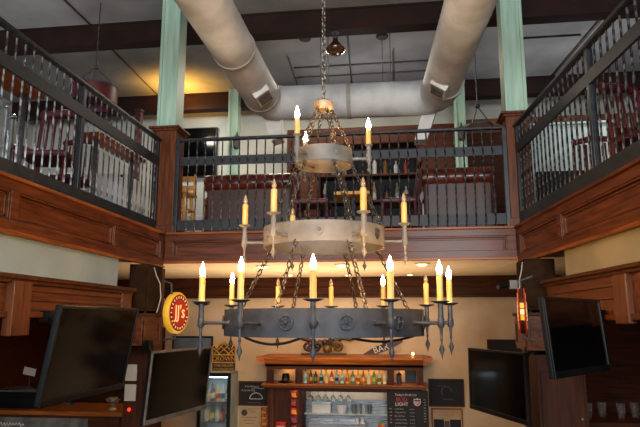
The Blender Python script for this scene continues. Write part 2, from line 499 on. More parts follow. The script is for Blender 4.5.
def duct_vent(c, side, ang):
    c = V(c)
    # local frame: y along the duct, normal pointing down and inward
    n = V((side*math.cos(ang), 0, -math.sin(ang))); t = V((0, 1, 0)); b = n.cross(t)
    R = Matrix((b, t, n)).transposed()
    mb = MB(); mb.obox(c+n*.235, (.20, .30, .07), R, .006)
    fr_ = mb.build('vent_collar', M['vent_frame'], dr)
    mb = MB()
    for k in range(7):
        mb.obox(c+n*.273 + t*(-.09+.03*k), (.14, .012, .012), R @ rot('X', .5))
    mb.obox(c+n*.2705, (.15, .24, .003), R)
    mb.build('vent_grille', M['vent'], fr_)
duct_vent((-1.637, 6.45, 5.15), 1, .98)
duct_vent((.61, 6.5, 5.15), -1, 1.0)
mb = MB()
R = rot('Z', .1)
mb.prism([(-.10, .18), (.16, .18), (.20, -.26), (.06, -.30)], -.12, .12, None, (-1.66, 7.42, 4.98))
mb.build('duct_boot', M['vent_frame'], dr)
mb = MB(); mb.prism([(.02, .15), (.2, .15), (.02, -.36), (-.13, -.36)], -.12, .12, None, (.36, 7.42, 4.98)); mb.build('duct_boot', M['vent_frame'], dr)
mb = MB()
for x, y in ((-1.622, 3.5), (-1.632, 5.3), (-.9, 7.25), (-.1, 7.25), (.68, 5.3)):
    mb.tube([(x-.05, y, 5.37), (x-.05, y, 6.295)], .006, 6); mb.tube([(x+.05, y, 5.37), (x+.05, y, 6.295)], .006, 6)
mb.build('hanger_rods', M['vent'], dr)

# conduits on the ceiling
K = 1.1143
def up(p): return (p[0]*K, p[1]*K, 2.4+(p[2]-2.4)*K)      # ceiling fittings are laid out for a 5.9 m ceiling and moved to 6.3 m
def conduit(pts, r, m, label):
    pts = [up(p) for p in pts]
    return tag(MB().tube(pts, r, 8).build('ceiling_conduit', m), label, 'conduit', 'conduits fixed under the ceiling')
conduit([(-3.6, 3.95, 5.885), (-3.6, 6.28, 5.885)], .012, M['vent'], 'thin grey conduit on the ceiling above the striped chairs, this side of the front beam')
conduit([(-3.65, 6.53, 5.885), (-3.7, 8.6, 5.885)], .012, M['vent'], 'thin grey conduit between the two beams near the burgundy pendant')
conduit([(-1.4, 7.81, 5.885), (1.0, 7.81, 5.885)], .012, M['vent'], 'thin pale conduit running crosswise above the horizontal duct, nearer of the pair')
conduit([(-1.45, 8.15, 5.885), (1.0, 8.15, 5.885)], .012, M['vent'], 'thin pale conduit running crosswise above the horizontal duct, farther of the pair')
conduit([(-1.4, 7.4, 5.86), (-1.44, 8.6, 5.86)], .009, M['vent'], 'short pale conduit between the small recessed light and the tall duct elbow')
conduit([(-.55, 6.54, 5.86), (-.64, 8.6, 5.86)], .014, M['vent'], 'pale conduit running back from beside the brown dome lamp')
conduit([(-.02, 7.4, 5.86), (-.02, 8.6, 5.86)], .009, M['vent'], 'short pale conduit beyond the second recessed light')
conduit([(2.26, 8.6, 5.885), (2.45, 6.55, 5.885)], .022, M['vent'], 'thick dark conduit on the ceiling above the splayed railing')
conduit([(1.55, 7.3, 5.885), (2.3, 7.3, 5.885)], .012, M['iron'], 'thin black conduit beside the green column over the splayed railing')

# recessed cans, dome lamp
for i, (x, y) in enumerate(((-1.107, 6.96), (-.144, 7.03))):
    r = thing('recessed_light', ['unlit recessed ceiling light nearer the long duct with the wide vent', 'unlit recessed ceiling light beside the brown dome lamp and short duct'][i], 'ceiling light', up((x, y, 5.874)), 0, 'unlit recessed lights')
    MB().lathe([(.075, 0), (.085, .012), (.085, .028), (.05, .028), (.05, .005)], (0, 0, 0), 20).build('trim_ring', M['iron'], r, False)
    MB().lathe([(.048, .004), (.048, .02), (0, .02), (0, .004)], (0, 0, 0), 16).build('lens', M['lamp_off'], r, False)
r = thing('dome_lamp', 'brown glass dome lamp hanging under the front ceiling beam', 'lamp', (-.735, 7.08, 5.71))
MB().lathe([(0, .0), (.07, .006), (.12, .045), (.125, .075), (.085, .12), (.04, .17), (.03, .21), (0, .21)], n=20).build('glass_dome', M['copper'], r, False)
MB().lathe([(.03, .2), (.035, .23), (.018, .25), (.012, .29), (.05, .29), (.055, .3), (0, .3)], n=14).build('stem', M['iron'], r, False)

# ================================================================= the chandelier
CX, CY = -.521, 4.168
ch = thing('chandelier', 'three tiered iron ring chandelier with candle bulbs hanging on chains', 'chandelier', (CX, CY, 2.15))
base_ang = -PI/2 + math.atan2(-CX*0+.521, 4.168)*0           # angles measured from the side facing the camera
to_cam = math.atan2(-CY, -CX)
def pol(r, deg, z):          # deg 0 = towards the camera, positive = to the right in the photo
    a = to_cam + math.radians(deg)
    return V((CX + r*math.cos(a), CY + r*math.sin(a), z))
def ring(R, z0, z1, th, m):
    mb = MB(); mb.lathe([(R, z0), (R, z1), (R-th, z1), (R-th, z0)], (CX, CY, 0), 72, closed=True, smooth=False)
    for f in mb.bm.faces: f.smooth = abs(f.normal.z) < .5
    return mb.build('ring', m, ch)
rbig = ring(.68, 2.300, 2.472, .014, M['ring_dark'])
rmid = ring(.425, 2.90, 3.036, .014, M['ring_pale'])
rtop = ring(.207, 3.495, 3.605, .012, M['ring_pale'])
def facing(deg):             # local x to the right, y outward-in, z up, on the ring at deg
    a = to_cam + math.radians(deg)
    n = V((math.cos(a), math.sin(a), 0))     # outward
    x = V((-n.y, n.x, 0))
    return Matrix((x, -n, V((0, 0, 1)))).transposed()
for k in range(12):
    d = 11 + 30*k
    mb = MB(); R = facing(d); c = pol(.687, d, 2.388)
    pts = [c + R @ V((.042*math.cos(2*PI*i/16), 0, .042*math.sin(2*PI*i/16))) for i in range(16)]
    mb.tube(pts, .006, 6, closed=True)
    for i in range(3):
        a = PI*i/3 + .3
        mb.tube([c + R @ V((.04*math.cos(a), 0, .04*math.sin(a))), c - R @ V((.04*math.cos(a), 0, .04*math.sin(a)))], .0045, 5)
    mb.ball(c, .012, 8, 6)
    mb.build('medallion', M['ring_dark'], rbig)
for k in range(6):
    d = 56 + 60*k; R = facing(d); c = pol(.427, d, 2.968)
    mb = MB(); mb.prism([(-.026, .03), (0, .036), (.026, .03), (.026, -.008), (0, -.038), (-.026, -.008)], -.008, .004, R, c)
    mb.ball(c + R @ V((0, -.008, .004)), .013, 8, 6)
    mb.build('shield_medallion', M['iron'] if k % 6 == 0 else M['ring_pale'], rmid)
for k in range(3):
    d = 26 + 120*k; R = facing(d); c = pol(.209, d, 3.55)
    mb = MB()
    for i in range(5):
        a = 2*PI*i/5; mb.ball(c + R @ V((.013*math.cos(a), 0, .013*math.sin(a))), .009, 6, 5)
    mb.ball(c, .01, 6, 5)
    mb.build('rosette', M['ring_pale'], rtop)

def holder(R_, d, zc, Rring, zarm, zbot, hc, lit, rc, pr, m, pan):
    """arm, post, drip pan and spike in one ironwork part; candle, bulb and finial are its sub-parts"""
    mb = MB()
    a = pol(Rring-.005, d, zarm); p = pol(R_, d, zarm)
    mb.tube([a, a.lerp(p, .12), a.lerp(p, .5), p], [.016, .011, .0105, .012], 10)
    mb.ball(a, .02, 10, 6)
    c = pol(R_, d, 0)
    mb.lathe([(.0, zarm-.035), (.012, zarm-.03), (.021, zarm-.02), (.021, zarm+.02), (.017, zarm+.03), (.016, zc-.012), (pr*.55, zc-.01), (pr, zc), (pr, zc+.004), (.012, zc+.002), (0, zc+.002)], c, 16)
    o = mb.build('candle_arm', m, ch)
    zs = zarm-.03
    h = zs-zbot
    MB().lathe([(.011, zs), (.007, zs-.3*h), (.010, zs-.36*h), (.006, zs-.42*h), (.006, zs-.5*h), (.018, zs-.68*h), (.005, zs-.86*h), (.0, zbot)], c, 10).build('finial', m, o)
    MB().lathe([(rc, zc+.003), (rc*1.02, zc+.02), (rc*.96, zc+hc*.5), (rc, zc+hc-.01), (rc*.8, zc+hc), (0, zc+hc)], c, 14).build('candle', M['candle'], o)
    zb = zc+hc
    if lit: prof = [(.009, 0), (.0155, .012), (.018, .028), (.014, .05), (.007, .07), (0, .09)]
    else: prof = [(.009, 0), (.014, .012), (.0155, .026), (.012, .045), (.006, .06), (0, .072)]
    MB().lathe([(0, zb-.001)] + [(r_, zb+z_) for r_, z_ in prof], c, 12).build('bulb', M['flame'] if lit else M['bulb_off'], o)
for k in range(12):
    d = -4 + 30*k
    dd = (d+180) % 360 - 180
    lit = not any(abs(dd-x) < 2 for x in (-154, 176, 116))
    holder(.86, d, 2.515, .675, 2.385, 2.165, .165, lit, .0195, .058, M['iron'], None)
for k in range(6):
    holder(.566, 26+60*k, 3.068, .42, 2.945, 2.775, .155, False, .021, .045, M['ring_pale'], None)
for k in range(3):
    holder(.325, 86+120*k, 3.645, .203, 3.545, 3.44, .118, True, .019, .03, M['ring_pale'], None)
# chains and hub
MB().chain((CX, CY, 4.0), (CX, CY, 6.28), .062, .014, .005).build('chain', M['chain'], ch)
MB().lathe([(0, 3.925), (.06, 3.915), (.07, 3.93), (.072, 3.975), (.062, 3.985), (.012, 3.99), (.01, 4.02), (0, 4.025)], (CX, CY, 0), 20).build('hub', M['brass'], ch)
MB().lathe([(0, 6.3), (.07, 6.3), (.06, 6.27), (.015, 6.25), (0, 6.25)], (CX, CY, 0), 18).build('ceiling_canopy', M['iron'], ch)
for k in range(6):
    MB().chain(pol(.055, 20+60*k, 3.92), pol(.2, 20+60*k, 3.6), .045, .012, .0045).build('chain', M['chain'], ch)
for d in (20, 80, 140, 200, 260, 320):
    MB().chain(pol(.2, d, 3.5), pol(.418, d+4, 3.03), .048, .013, .0048).build('chain', M['chain'], ch)
for d in (22, -25, 112, -113, 157, -158):
    MB().chain(pol(.418, d, 2.91), pol(.672, d, 2.465), .055, .0145, .0055).build('chain', M['chain'], ch)
def sag(a, b, s, n=10):
    a, b = V(a), V(b)
    return [a.lerp(b, i/n) - V((0, 0, s*4*(i/n)*(1-i/n))) for i in range(n+1)]
MB().tube(sag(pol(.665, -50, 2.31), pol(.665, -10, 2.31), .05), .008, 6).build('wire', M['cable_b'], ch)
MB().tube(sag(pol(.665, 14, 2.30), pol(.665, 62, 2.31), .03), .008, 6).build('wire', M['cable_b'], ch)

# ================================================================= televisions
def tv(label, loc, yaw, tilt, w, mount_to, edge='bezel'):
    r = thing('television', label, 'television', loc, yaw)
    h = w*.5625
    R = rot('X', tilt)
    mb = MB(); mb.obox(R @ V((0, .016, 0)), (w, .028, h), R, .005); mb.obox(R @ V((0, .06, -.02)), (w*.7, .05, h*.6), R, .01)
    mb.build('housing', M['black'], r, False)
    mb = MB(); b = .018
    for c, s in (((0, -.002, h/2-b/2), (w, .012, b)), ((0, -.002, -h/2+b), (w, .014, b*2)), ((-w/2+b/2, -.002, 0), (b, .012, h)), ((w/2-b/2, -.002, 0), (b, .012, h))):
        mb.obox(R @ V(c), s, R, .002)
    mb.build('bezel', M[edge], r, False)
    MB().obox(R @ V((0, .001, b/2)), (w-2*b, .004, h-3*b), R).build('screen', M['screen'], r, False)
    mt = Matrix.Rotation(-yaw, 3, 'Z') @ (V(mount_to)-V(loc))
    mb = MB(); mb.tube([R @ V((0, .08, 0)), V((0, .16, 0)), mt], .018, 8); mb.obox(R @ V((0, .088, 0)), (.24, .02, .22), R); mb.obox(mt, (.08, .08, .08))
    mb.build('wall_bracket', M['black'], r, False)
    return r
tv('large wall television with bright window glints, beside the panelled canopy', (-1.923, 3.679, 2.207), 1.562, .16, 1.0, (-2.52, 4.1, 2.43))
tv('dark television with silvery edge hung beside the round backlit sign', (-1.866, 5.092, 1.882), 1.395, .084, 1.0, (-2.45, 5.7, 2.17), 'vent')
tv('tilted television below the cream bulkhead reflecting brown wood', (.99, 3.6, 2.315), .91, -.085, .75, (1.33, 4.35, 2.43))
tv('upright television in front of the beige wall near the framed blackboard', (.777, 5.33, 1.887), -1.219, -.01, .95, (1.14, 5.62, 2.16))

# ================================================================= canopies and speakers under the side balconies
r = thing('bar_canopy', 'long panelled wood canopy below the cool white bulkhead', 'canopy', (-2.6, 3.2, 2.3))
mb = MB(); mb.box(-2.78, -2.56, .6, 5.5, 2.44, 2.68); mb.build('canopy_body', M['wood_y'], r)
mb = MB(); mb.box(-2.80, -2.50, .6, 5.52, 2.672, 2.705, .006); mb.box(-2.79, -2.525, .6, 5.51, 2.645, 2.675, .005); mb.build('cornice', M['wood_band'], r)
mb = MB(); mb.box(-2.57, -2.54, 3.85, 5.4, 2.60, 2.635, .004); mb.box(-2.57, -2.54, 3.85, 5.4, 2.535, 2.56, .004); mb.box(-2.57, -2.535, .6, 5.5, 2.42, 2.46, .006)
mb.build('panel_moulding', M['wood_y'], r)
mb = MB(); mb.box(-2.57, -2.50, 3.66, 3.86, 2.30, 2.66, .006); mb.build('pilaster', M['wood_z'], r)
mb = MB(); mb.box(-2.57, -2.535, 5.3, 5.5, 2.44, 2.65, .006); mb.build('pilaster', M['wood_z'], r)
# right
r = thing('bar_canopy', 'long panelled wood canopy below the cream bulkhead', 'canopy', (1.4, 3.2, 2.3))
mb = MB(); rbox(mb, .6, 5.5, .0, .22, 2.42, 2.70); mb.build('canopy_body', M['wood_x'], r)
mb = MB(); rbox(mb, .6, 5.52, -.05, .22, 2.715, 2.745, .006); rbox(mb, .6, 5.51, -.025, .22, 2.69, 2.717, .005); mb.build('cornice', M['wood_band'], r)
mb = MB(); rbox(mb, 4.15, 5.35, -.02, .01, 2.62, 2.65, .004); rbox(mb, 4.15, 5.35, -.02, .01, 2.54, 2.565, .004); rbox(mb, .6, 5.5, -.025, .01, 2.40, 2.44, .006); mb.build('panel_moulding', M['wood_x'], r)
mb = MB(); rbox(mb, 3.95, 4.13, -.04, .01, 2.38, 2.69, .006); mb.build('pilaster', M['wood_z'], r)

def shelf_box(label, x0, x1, y0, y1, z0, z1, face):
    r = thing('shelf_box', label, 'shelf', ((x0+x1)/2, (y0+y1)/2, z0))
    mb = MB(); mb.box(x0, x1, y0, y1, z0, z1-.03, .004); mb.build('body', M['wood_y'], r)
    MB().box(x0-.02, x1+.02, y0-.02, y1+.02, z1-.03, z1, .006).build('top_board', M['wood_band'], r)
    for xf in ((x1, 1), (x0, -1)):
        mb = MB(); X, s = xf
        mb.box(X, X+s*.012, y0+.03, y1-.03, z1-.10, z1-.07, .002); mb.box(X, X+s*.012, y0+.03, y1-.03, z0+.03, z0+.06, .002)
        mb.box(X, X+s*.012, y0+.03, y0+.06, z0+.06, z1-.1, .002); mb.box(X, X+s*.012, y1-.06, y1-.03, z0+.06, z1-.1, .002)
        mb.build('panel_moulding', M['wood_y'], r)
    mb = MB(); mb.box(x0+.03, x1-.03, y0-.012, y0, z1-.10, z1-.07, .002); mb.box(x0+.03, x1-.03, y0-.012, y0, z0+.03, z0+.06, .002); mb.box(x0+.03, x0+.06, y0-.012, y0, z0+.06, z1-.1, .002); mb.box(x1-.06, x1-.03, y0-.012, y0, z0+.06, z1-.1, .002)
    mb.build('panel_moulding', M['wood_y'], r)
shelf_box('panelled wooden shelf box carrying the speaker beside the round backlit sign', -2.80, -2.47, 5.62, 6.08, 2.16, 2.47, 1)
shelf_box('panelled wooden shelf box carrying the speaker behind the tilted television', 1.10, 1.52, 5.56, 6.08, 2.14, 2.47, -1)
def speaker(label, x0, x1, y0, y1, z0, z1, sx):
    r = thing('speaker', label, 'speaker', ((x0+x1)/2, (y0+y1)/2, z0))
    MB().box(x0, x1, y0, y1, z0+.02, z1, .008).build('cabinet', M['speaker'], r)
    mb = MB(); mb.box(x0+.02, x1-.02, y0-.015, y0+.005, z0+.05, z1-.03, .005); mb.build('grille', M['speaker'], r)
    mb = MB()
    for a in (x0+.04, x1-.04):
        for b in (y0+.04, y1-.04): mb.lathe([(.018, z0), (.018, z0+.022), (0, z0+.022)], (a, b, 0), 10)
    mb.build('rubber_feet', M['black'], r)
    X = x1+.006 if sx > 0 else x0-.006
    ym = y0+.16 if sx > 0 else y0+.1
    MB().tube([(X, ym-.06, z1-.03), (X, ym, z1-.1), (X+.004*sx, ym+.1, z1-.18), (X+.01*sx, ym+.12, z0+.16), (X+.01*sx, ym+.06, z0+.05), (X+.01*sx, ym+.03, z0+.01)], .006, 6).build('cable', M['cable_w'], r)
speaker('tall dark speaker box tucked under the balcony corner beside the round backlit sign', -2.67, -2.46, 5.70, 6.04, 2.47, 2.955, 1)
speaker('tall dark speaker box under the splayed balcony next to the cream bulkhead', 1.13, 1.40, 5.66, 6.03, 2.47, 2.955, -1)
# posts under the balcony corners
for nm, x0, x1, y0, y1 in (('column.004', -2.86, -2.56, 6.12, 6.36), ('column.005', 1.2, 1.5, 6.12, 6.36)):
    mb = MB(); mb.box(x0, x1, y0, y1, 0, 2.96, .006); mb.box(x0-.01, x1+.01, y0-.01, y1+.01, 1.9, 1.95, .004); mb.box(x0-.01, x1+.01, y0-.01, y1+.01, 0, .15, .004)
    struct(nm, mb, M['wood_dark_z'], 'dark wooden post under the balcony corner')

# round backlit signs
def round_sign(label, loc, rz, yw, dark=False):
    r = thing('round_sign', label, 'sign', loc, rz)
    R = rot('X', PI/2)       # disc axis along local y
    MB().lathe([(.205, -.035), (.215, -.022), (.215, .022), (.205, .035), (0, .035), (0, -.035)], n=40, R=R).build('rim_box', M['sign_brown'] if dark else M['yellow_neon'], r, False)
    if dark:                                        # neon outline and coloured panels on the narrow edge
        for s in (1, -1): MB().tube([(.216*math.cos(2*PI*k/40), .03*s, .216*math.sin(2*PI*k/40)) for k in range(40)], .006, 6, closed=True).build('neon_outline', M['red_neon'], r, False)
        for a, hh, nm in ((.22, 'yellow_neon', 'edge_panel'), (-.05, 'letter_neon', 'edge_panel'), (-.3, 'yellow_neon', 'edge_panel')):
            MB().obox((.216*math.cos(a), 0, .216*math.sin(a)), (.008, .04, .05), rot('Y', -a), .002).build(nm, M[hh], r, False)
    for s in (1, -1):
        R = rot('X', PI/2*s)
        MB().lathe([(.188, .0345), (.188, .039), (0, .039), (0, .0345)], n=40, R=R).build('outer_face', M['dark_red_neon'], r, False)
        MB().lathe([(.135, .038), (.135, .042), (0, .042), (0, .038)], n=40, R=R).build('inner_face', M['red_neon'], r, False)
        RT = RX if s > 0 else rot('Z', PI) @ RX
        text('letters', "JJ's", .19, M['letter_neon'], r, (0, -.046*s, .005), RT, .002, False)
        mb = MB()
        for k in range(22):
            a = 2*PI*k/22
            if abs(math.sin(a)) < .2 and math.cos(a) > 0: continue
            mb.obox((.161*math.cos(a)*s, -.040*s, .161*math.sin(a)), (.012, .004, .022), rot('Y', -(a-PI/2)*s))
        o = mb.build('border_marks', M['letter_neon'], r, False); o['kind'] = 'stuff'
    MB().tube([(-.1, 0, .19), (-.12, 0, .3), (-.12, yw, .34)], .012, 8).build('bracket', M['iron'], r, False)
    MB().tube([(.0, 0, -.21), (0, 0, -.26), (0, yw, -.28)], .012, 8).build('bracket', M['iron'], r, False)
    return r
round_sign('round red backlit sign with yellow rim and cream letters, facing across the room', (-2.33, 6.13, 2.48), PI/2-.17, .13)
round_sign('round backlit sign seen nearly edge on beside the beige wall', (1.03, 5.35, 2.48), -PI/2-.19, .13, True).scale = (.88, .8, .88)
r = thing('security_camera', 'small grey camera on a bracket above the edge on round sign', 'camera', (1.02, 5.95, 2.73))
mb = MB(); mb.tube([(-.12, -.05, -.02), (.04, .02, .02)], [.035, .04], 12); mb.build('body', M['black'], r, False)
MB().tube([(-.135, -.056, -.024), (-.118, -.05, -.02)], .03, 12).build('lens', M['glass'], r, False)
mb = MB(); mb.box(.03, .14, -.03, .05, -.05, .07, .008); mb.build('bracket', M['vent'], r, False)
r.scale = (.72, .72, .72)

# ================================================================= the back bar
b = thing('back_bar', 'tall wooden back bar cabinet with cornice, cubbies and a lit opening', 'cabinet', (-.8, 8.6, 0))
X0, X1, YF, YB = -1.86, .29, 8.42, 8.85
mb = MB()
mb.prism([(0, 1.775), (0, 1.80), (-.05, 1.815), (-.075, 1.845), (-.13, 1.87), (-.155, 1.885), (-.155, 1.905), (0, 1.925)], X0, X1, rot('Z', PI/2) @ Matrix.Diagonal((1, -1, 1)), (0, YF, 0))
mb.prism([(0, 1.775), (0, 1.80), (-.05, 1.815), (-.075, 1.845), (-.12, 1.87), (-.13, 1.905), (0, 1.925)], YF-.1, YB, None, (X0, 0, 0))
mb.prism([(0, 1.775), (0, 1.80), (.05, 1.815), (.075, 1.845), (.12, 1.87), (.13, 1.905), (0, 1.925)], YF-.1, YB, None, (X1, 0, 0))
mb.box(X0, X1, YF, YB, 1.78, 1.922)
mb.build('cornice', M['wood_ledge'], b)
MB().box(X0, X1, YF+.005, YB, 1.735, 1.78).build('frieze', M['wood_dark'], b)
mb = MB(); mb.box(X0-.06, X1+.06, YF-.06, YB, 1.515, 1.545, .008); mb.box(X0-.03, X1+.03, YF-.03, YF+.02, 1.49, 1.517, .005); mb.build('upper_shelf', M['wood_ledge'], b)
for x0, x1 in ((X0, -1.775), (-1.455, -1.37), (-.19, -.10), (X1-.075, X1)):
    MB().box(x0, x1, YF+.005, YF+.1, 1.545, 1.735, .004).build('cubby_post', M['wood_dark_z'], b)
MB().box(X0, X1, YB-.03, YB, .9, 1.74).build('back_panel', M['beige'], b)
for x0, x1 in ((X0+.02, -1.36), (-.2, X1-.02)):
    MB().box(x0, x1, YF+.03, YB-.03, 0, 1.5, .004).build('pilaster', M['wood_dark_z'], b)
mb = MB()
for x0, x1 in ((X0+.06, X0+.1), (-1.44, -1.40)): mb.box(x0, x1, YF+.012, YF+.04, .2, 1.46, .004)
mb.build('panel_moulding', M['wood_z'], b)
MB().box(-1.36, -.2, YF+.03, YB-.03, 1.44, 1.49).build('opening_header', M['wood_dark'], b)
MB().box(X0-.02, X1+.02, YF-.1, YB, .84, .88, .006).build('counter', M['wood_ledge'], b)
MB().box(X0, X1, YF, YB-.02, 0, .84).build('base_cabinet', M['wood_dark'], b)
MB().box(-1.36, -.2, YB-.07, YB-.04, .88, 1.30).build('mirror', M['steel'], b)
for z in (1.13,):
    MB().box(-1.355, -.205, YB-.26, YB-.07, z-.012, z, .002).build('glass_shelf', M['lime'], b)
MB().box(-1.3, -.25, YB-.12, YB-.10, 1.425, 1.438).build('strip_light', M['led_cool'], b)
MB().box(-1.3, -.25, YB-.1, YB-.08, 1.722, 1.733).build('strip_light', M['led_warm'], b)
for x0, x1 in ((-1.7, -1.5), (-.06, .18)): MB().box(x0, x1, YB-.1, YB-.08, 1.722, 1.733).build('strip_light', M['led_warm'], b)
# bottles in the wide cubby
pal = ['d8d2c2', '3a2014', '2a160e', '6cc0c8', 'e6c23a', 'c83a22', '58b4c4', 'e0d8c0', 'd8a428', '3f8a3c', 'e8c850', 'c4561e', 'e6dc9a', '4c9a50', 'e2d4a0', 'f0e0a8']
for i, h in enumerate(pal):
    x = -1.33 + i*(1.10/(len(pal)-1))
    cn = {'d8d2c2': 'cream', '3a2014': 'dark brown', '2a160e': 'near black', '6cc0c8': 'turquoise', 'e6c23a': 'yellow', 'c83a22': 'red', '58b4c4': 'sky blue', 'e0d8c0': 'ivory', 'd8a428': 'mustard', '3f8a3c': 'green', 'e8c850': 'lemon', 'c4561e': 'orange', 'e6dc9a': 'pale yellow', '4c9a50': 'leaf green', 'e2d4a0': 'sand coloured', 'f0e0a8': 'buttery'}[h]
    nx = 'by the first divider' if i < 5 else ('midway along' if i < 11 else 'by the menu side divider')
    r = thing('bottle', '%s bottle in the wide back bar cubby, %s' % (cn, nx), 'bottle', (x, YF+.12+.03*(i % 2), 1.545), 0, 'bottles in the wide cubby')
    w = .026
    MB().lathe([(0, .0), (w, 0), (w, .10), (w*.85, .115), (w*.4, .135), (w*.38, .165), (0, .165)], n=12).build('glass_body', colour(h), r, False)
    MB().lathe([(w*1.02, .03), (w*1.02, .08)], n=12).build('paper_label', colour(pal[(i*5+3) % len(pal)]), r, False)
    MB().lathe([(w*.42, .16), (w*.42, .178), (0, .178)], n=10).build('cap', colour(pal[(i*7+1) % len(pal)]), r, False)
# ornaments in the small cubbies
r = thing('ornament_hat', 'dark hat shaped ornament in the small cubby above the snack strip', 'ornament', (-1.615, YF+.16, 1.545))
MB().lathe([(0, 0), (.105, 0), (.11, .015), (.06, .03), (.052, .11), (.04, .125), (0, .125)], n=18).build('hat', M['black'], r, False)
MB().lathe([(.0605, .03), (.058, .055)], n=18).build('hat_band', M['burg'], r, False)
r = thing('lantern', 'small dark tin lantern in the cubby above the beer menu', 'ornament', (-.03, YF+.15, 1.545))
MB().lathe([(0, 0), (.04, 0), (.04, .02), (.03, .025), (.03, .11), (.04, .12), (.015, .15), (0, .155)], n=12).build('body', M['iron'], r, False)
MB().lathe([(.006, .15), (.006, .17), (0, .17)], n=8).build('knob', M['brass'], r, False)
MB().box(.05, .2, YB-.05, YB-.035, 1.55, 1.72).build('framed_mirror', M['bezel'], b)
# hanging stem glasses
g0 = None
for i in range(6):
    x = -1.26 + i*.105
    lab = ['first stem glass hanging under the opening header, next to the snack strip', 'second hanging stem glass along the rack', 'third hanging stem glass along the rack', 'fourth hanging stem glass along the rack', 'fifth hanging stem glass along the rack', 'last hanging stem glass of the row, towards the beer menu'][i]
    if g0 is None:
        g0 = thing('stem_glass', lab, 'glass', (x, YF+.16, 1.30), 0, 'hanging stem glasses')
        MB().lathe([(.026, 0), (.037, .03), (.036, .055), (.012, .085), (.004, .09), (.004, .125), (.004, .126), (.0, .09), (.009, .082), (.033, .055), (.034, .03), (.024, 0)], n=14).build('bowl', M['glass'], g0, False)
        MB().lathe([(.004, .12), (.03, .134), (.03, .138), (0, .138)], n=14).build('foot', M['glass'], g0, False)
    else:
        dup(g0, (x, YF+.16, 1.30), 0, lab, 'hanging stem glasses')
# lower opening contents
r = thing('storage_box', 'white storage box on the lit shelf behind the bar', 'box', (-1.12, YB-.165, 1.13))
MB().box(-.13, .13, -.06, .06, 0, .13, .006).build('body', M['white_cloth'], r, False)
MB().box(-.135, .135, -.065, .065, .12, .14, .005).build('lid', M['lime'], r, False)
tag(MB().lathe([(0, 0), (.06, 0), (.075, .05), (.08, .1), (.075, .1), (.06, .02), (0, .015)], (-.84, YB-.165, 1.13), 18).build('serving_bowl', M['white_cloth']), 'white bowl on the lit shelf beside the storage box', 'bowl')
for i, (x, hc) in enumerate(((-.67, '6a6f70'), (-.60, '8a9294'), (-.53, 'a8b2ae'), (-.45, '54605e'))):
    r = thing('tumbler', '%s tumbler on the lit shelf, number counted from the bowl: %s' % (['slate', 'grey', 'pale', 'dark grey'][i], ['nearest', 'next', 'third', 'last'][i]), 'glass', (x, YB-.16, 1.13), 0, 'tumblers on the lit shelf')
    r['label'] = ['slate grey tumbler beside the white bowl on the lit shelf', 'mid grey tumbler between the slate and the pale one on the lit shelf', 'pale green grey tumbler on the lit shelf', 'darkest tumbler at the end of the lit shelf'][i]
    MB().lathe([(0, 0), (.026, 0), (.03, .12), (.027, .12), (.023, .01), (0, .01)], n=14).build('cup', colour(hc), r, False)
tag(MB().box(-1.30, -.5, YB-.27, YB-.09, .881, 1.0, .006).build('prep_counter_fridge', M['steel']), 'low steel fridge on the back bar counter under the lit shelf', 'fridge')
for i, x in enumerate((-.62, -.55)):
    tag(MB().lathe([(0, .0), (.035, 0), (.012, .07), (0, .08)], (x, YB-.2, 1.0), 14).build('paper_cone', M['white_cloth']), ['white paper cone on the steel fridge, nearer the snack strip', 'white paper cone on the steel fridge, nearer the caddy'][i], 'cone', 'paper cones on the fridge')
tag(MB().lathe([(0, 0), (.035, 0), (.012, .07), (0, .08)], (-.44, YB-.2, .881), 14).build('paper_cone', colour('e6dc80')), 'pale yellow paper cone standing on the counter', 'cone')
r = thing('fruit_caddy', 'small caddy of red and green garnishes at the menu end of the lit opening', 'caddy', (-.29, YB-.22, .881))
MB().box(-.05, .05, -.04, .04, 0, .08, .006).build('tray', colour('d8d0c0'), r, False)
for (dx, hh, z) in ((-.02, 'c83a22', .1), (.02, 'd8742a', .1), (0, '3f9a3c', .135)):
    MB().ball((dx, 0, z), .026, 10, 7).build('fruit', colour(hh), r, False)
# string of snack bags on the pilaster
r = thing('snack_strip', 'hanging strip of red and purple snack bags on the bar cabinet', 'snack bags', (-1.46, YF-.01, .9))
MB().box(-1.475, -1.445, YF+.012, YF+.018, .95, 1.47).build('hang_strip', M['black'], r)
for i, z in enumerate((1.40, 1.29, 1.18, 1.07, .96)):
    mb = MB(); R = rot('Y', random.uniform(-.25, .25)); c = V((-1.46+random.uniform(-.006, .006), YF-.012, z))
    mb.obox(c, (.105, .05, .11), R, .02); mb.obox(c + R @ V((0, 0, .055)), (.105, .006, .012), R)
    o = mb.build('snack_bag', M['bag_red'] if i in (0, 2) else M['bag_dark'], r)
    mb = MB(); mb.obox(c + R @ V((0, -.026, .0)), (.06, .004, .05), R, .001); mb.obox(c+R @ V((.02, -.027, -.028)), (.05, .004, .012), R); mb.build('bag_print', colour('e8a020') if i % 2 == 0 else colour('a83a2a'), o)
r = thing('snack_box', 'red snack box standing on the counter below the snack strip', 'box', (-1.63, YF-.04, .88))
MB().box(-.07, .07, -.05, .05, 0, .17, .004).build('carton', M['bag_red'], r, False)
MB().box(-.05, .05, -.052, -.05, .05, .12).build('front_print', colour('e0b090'), r, False)

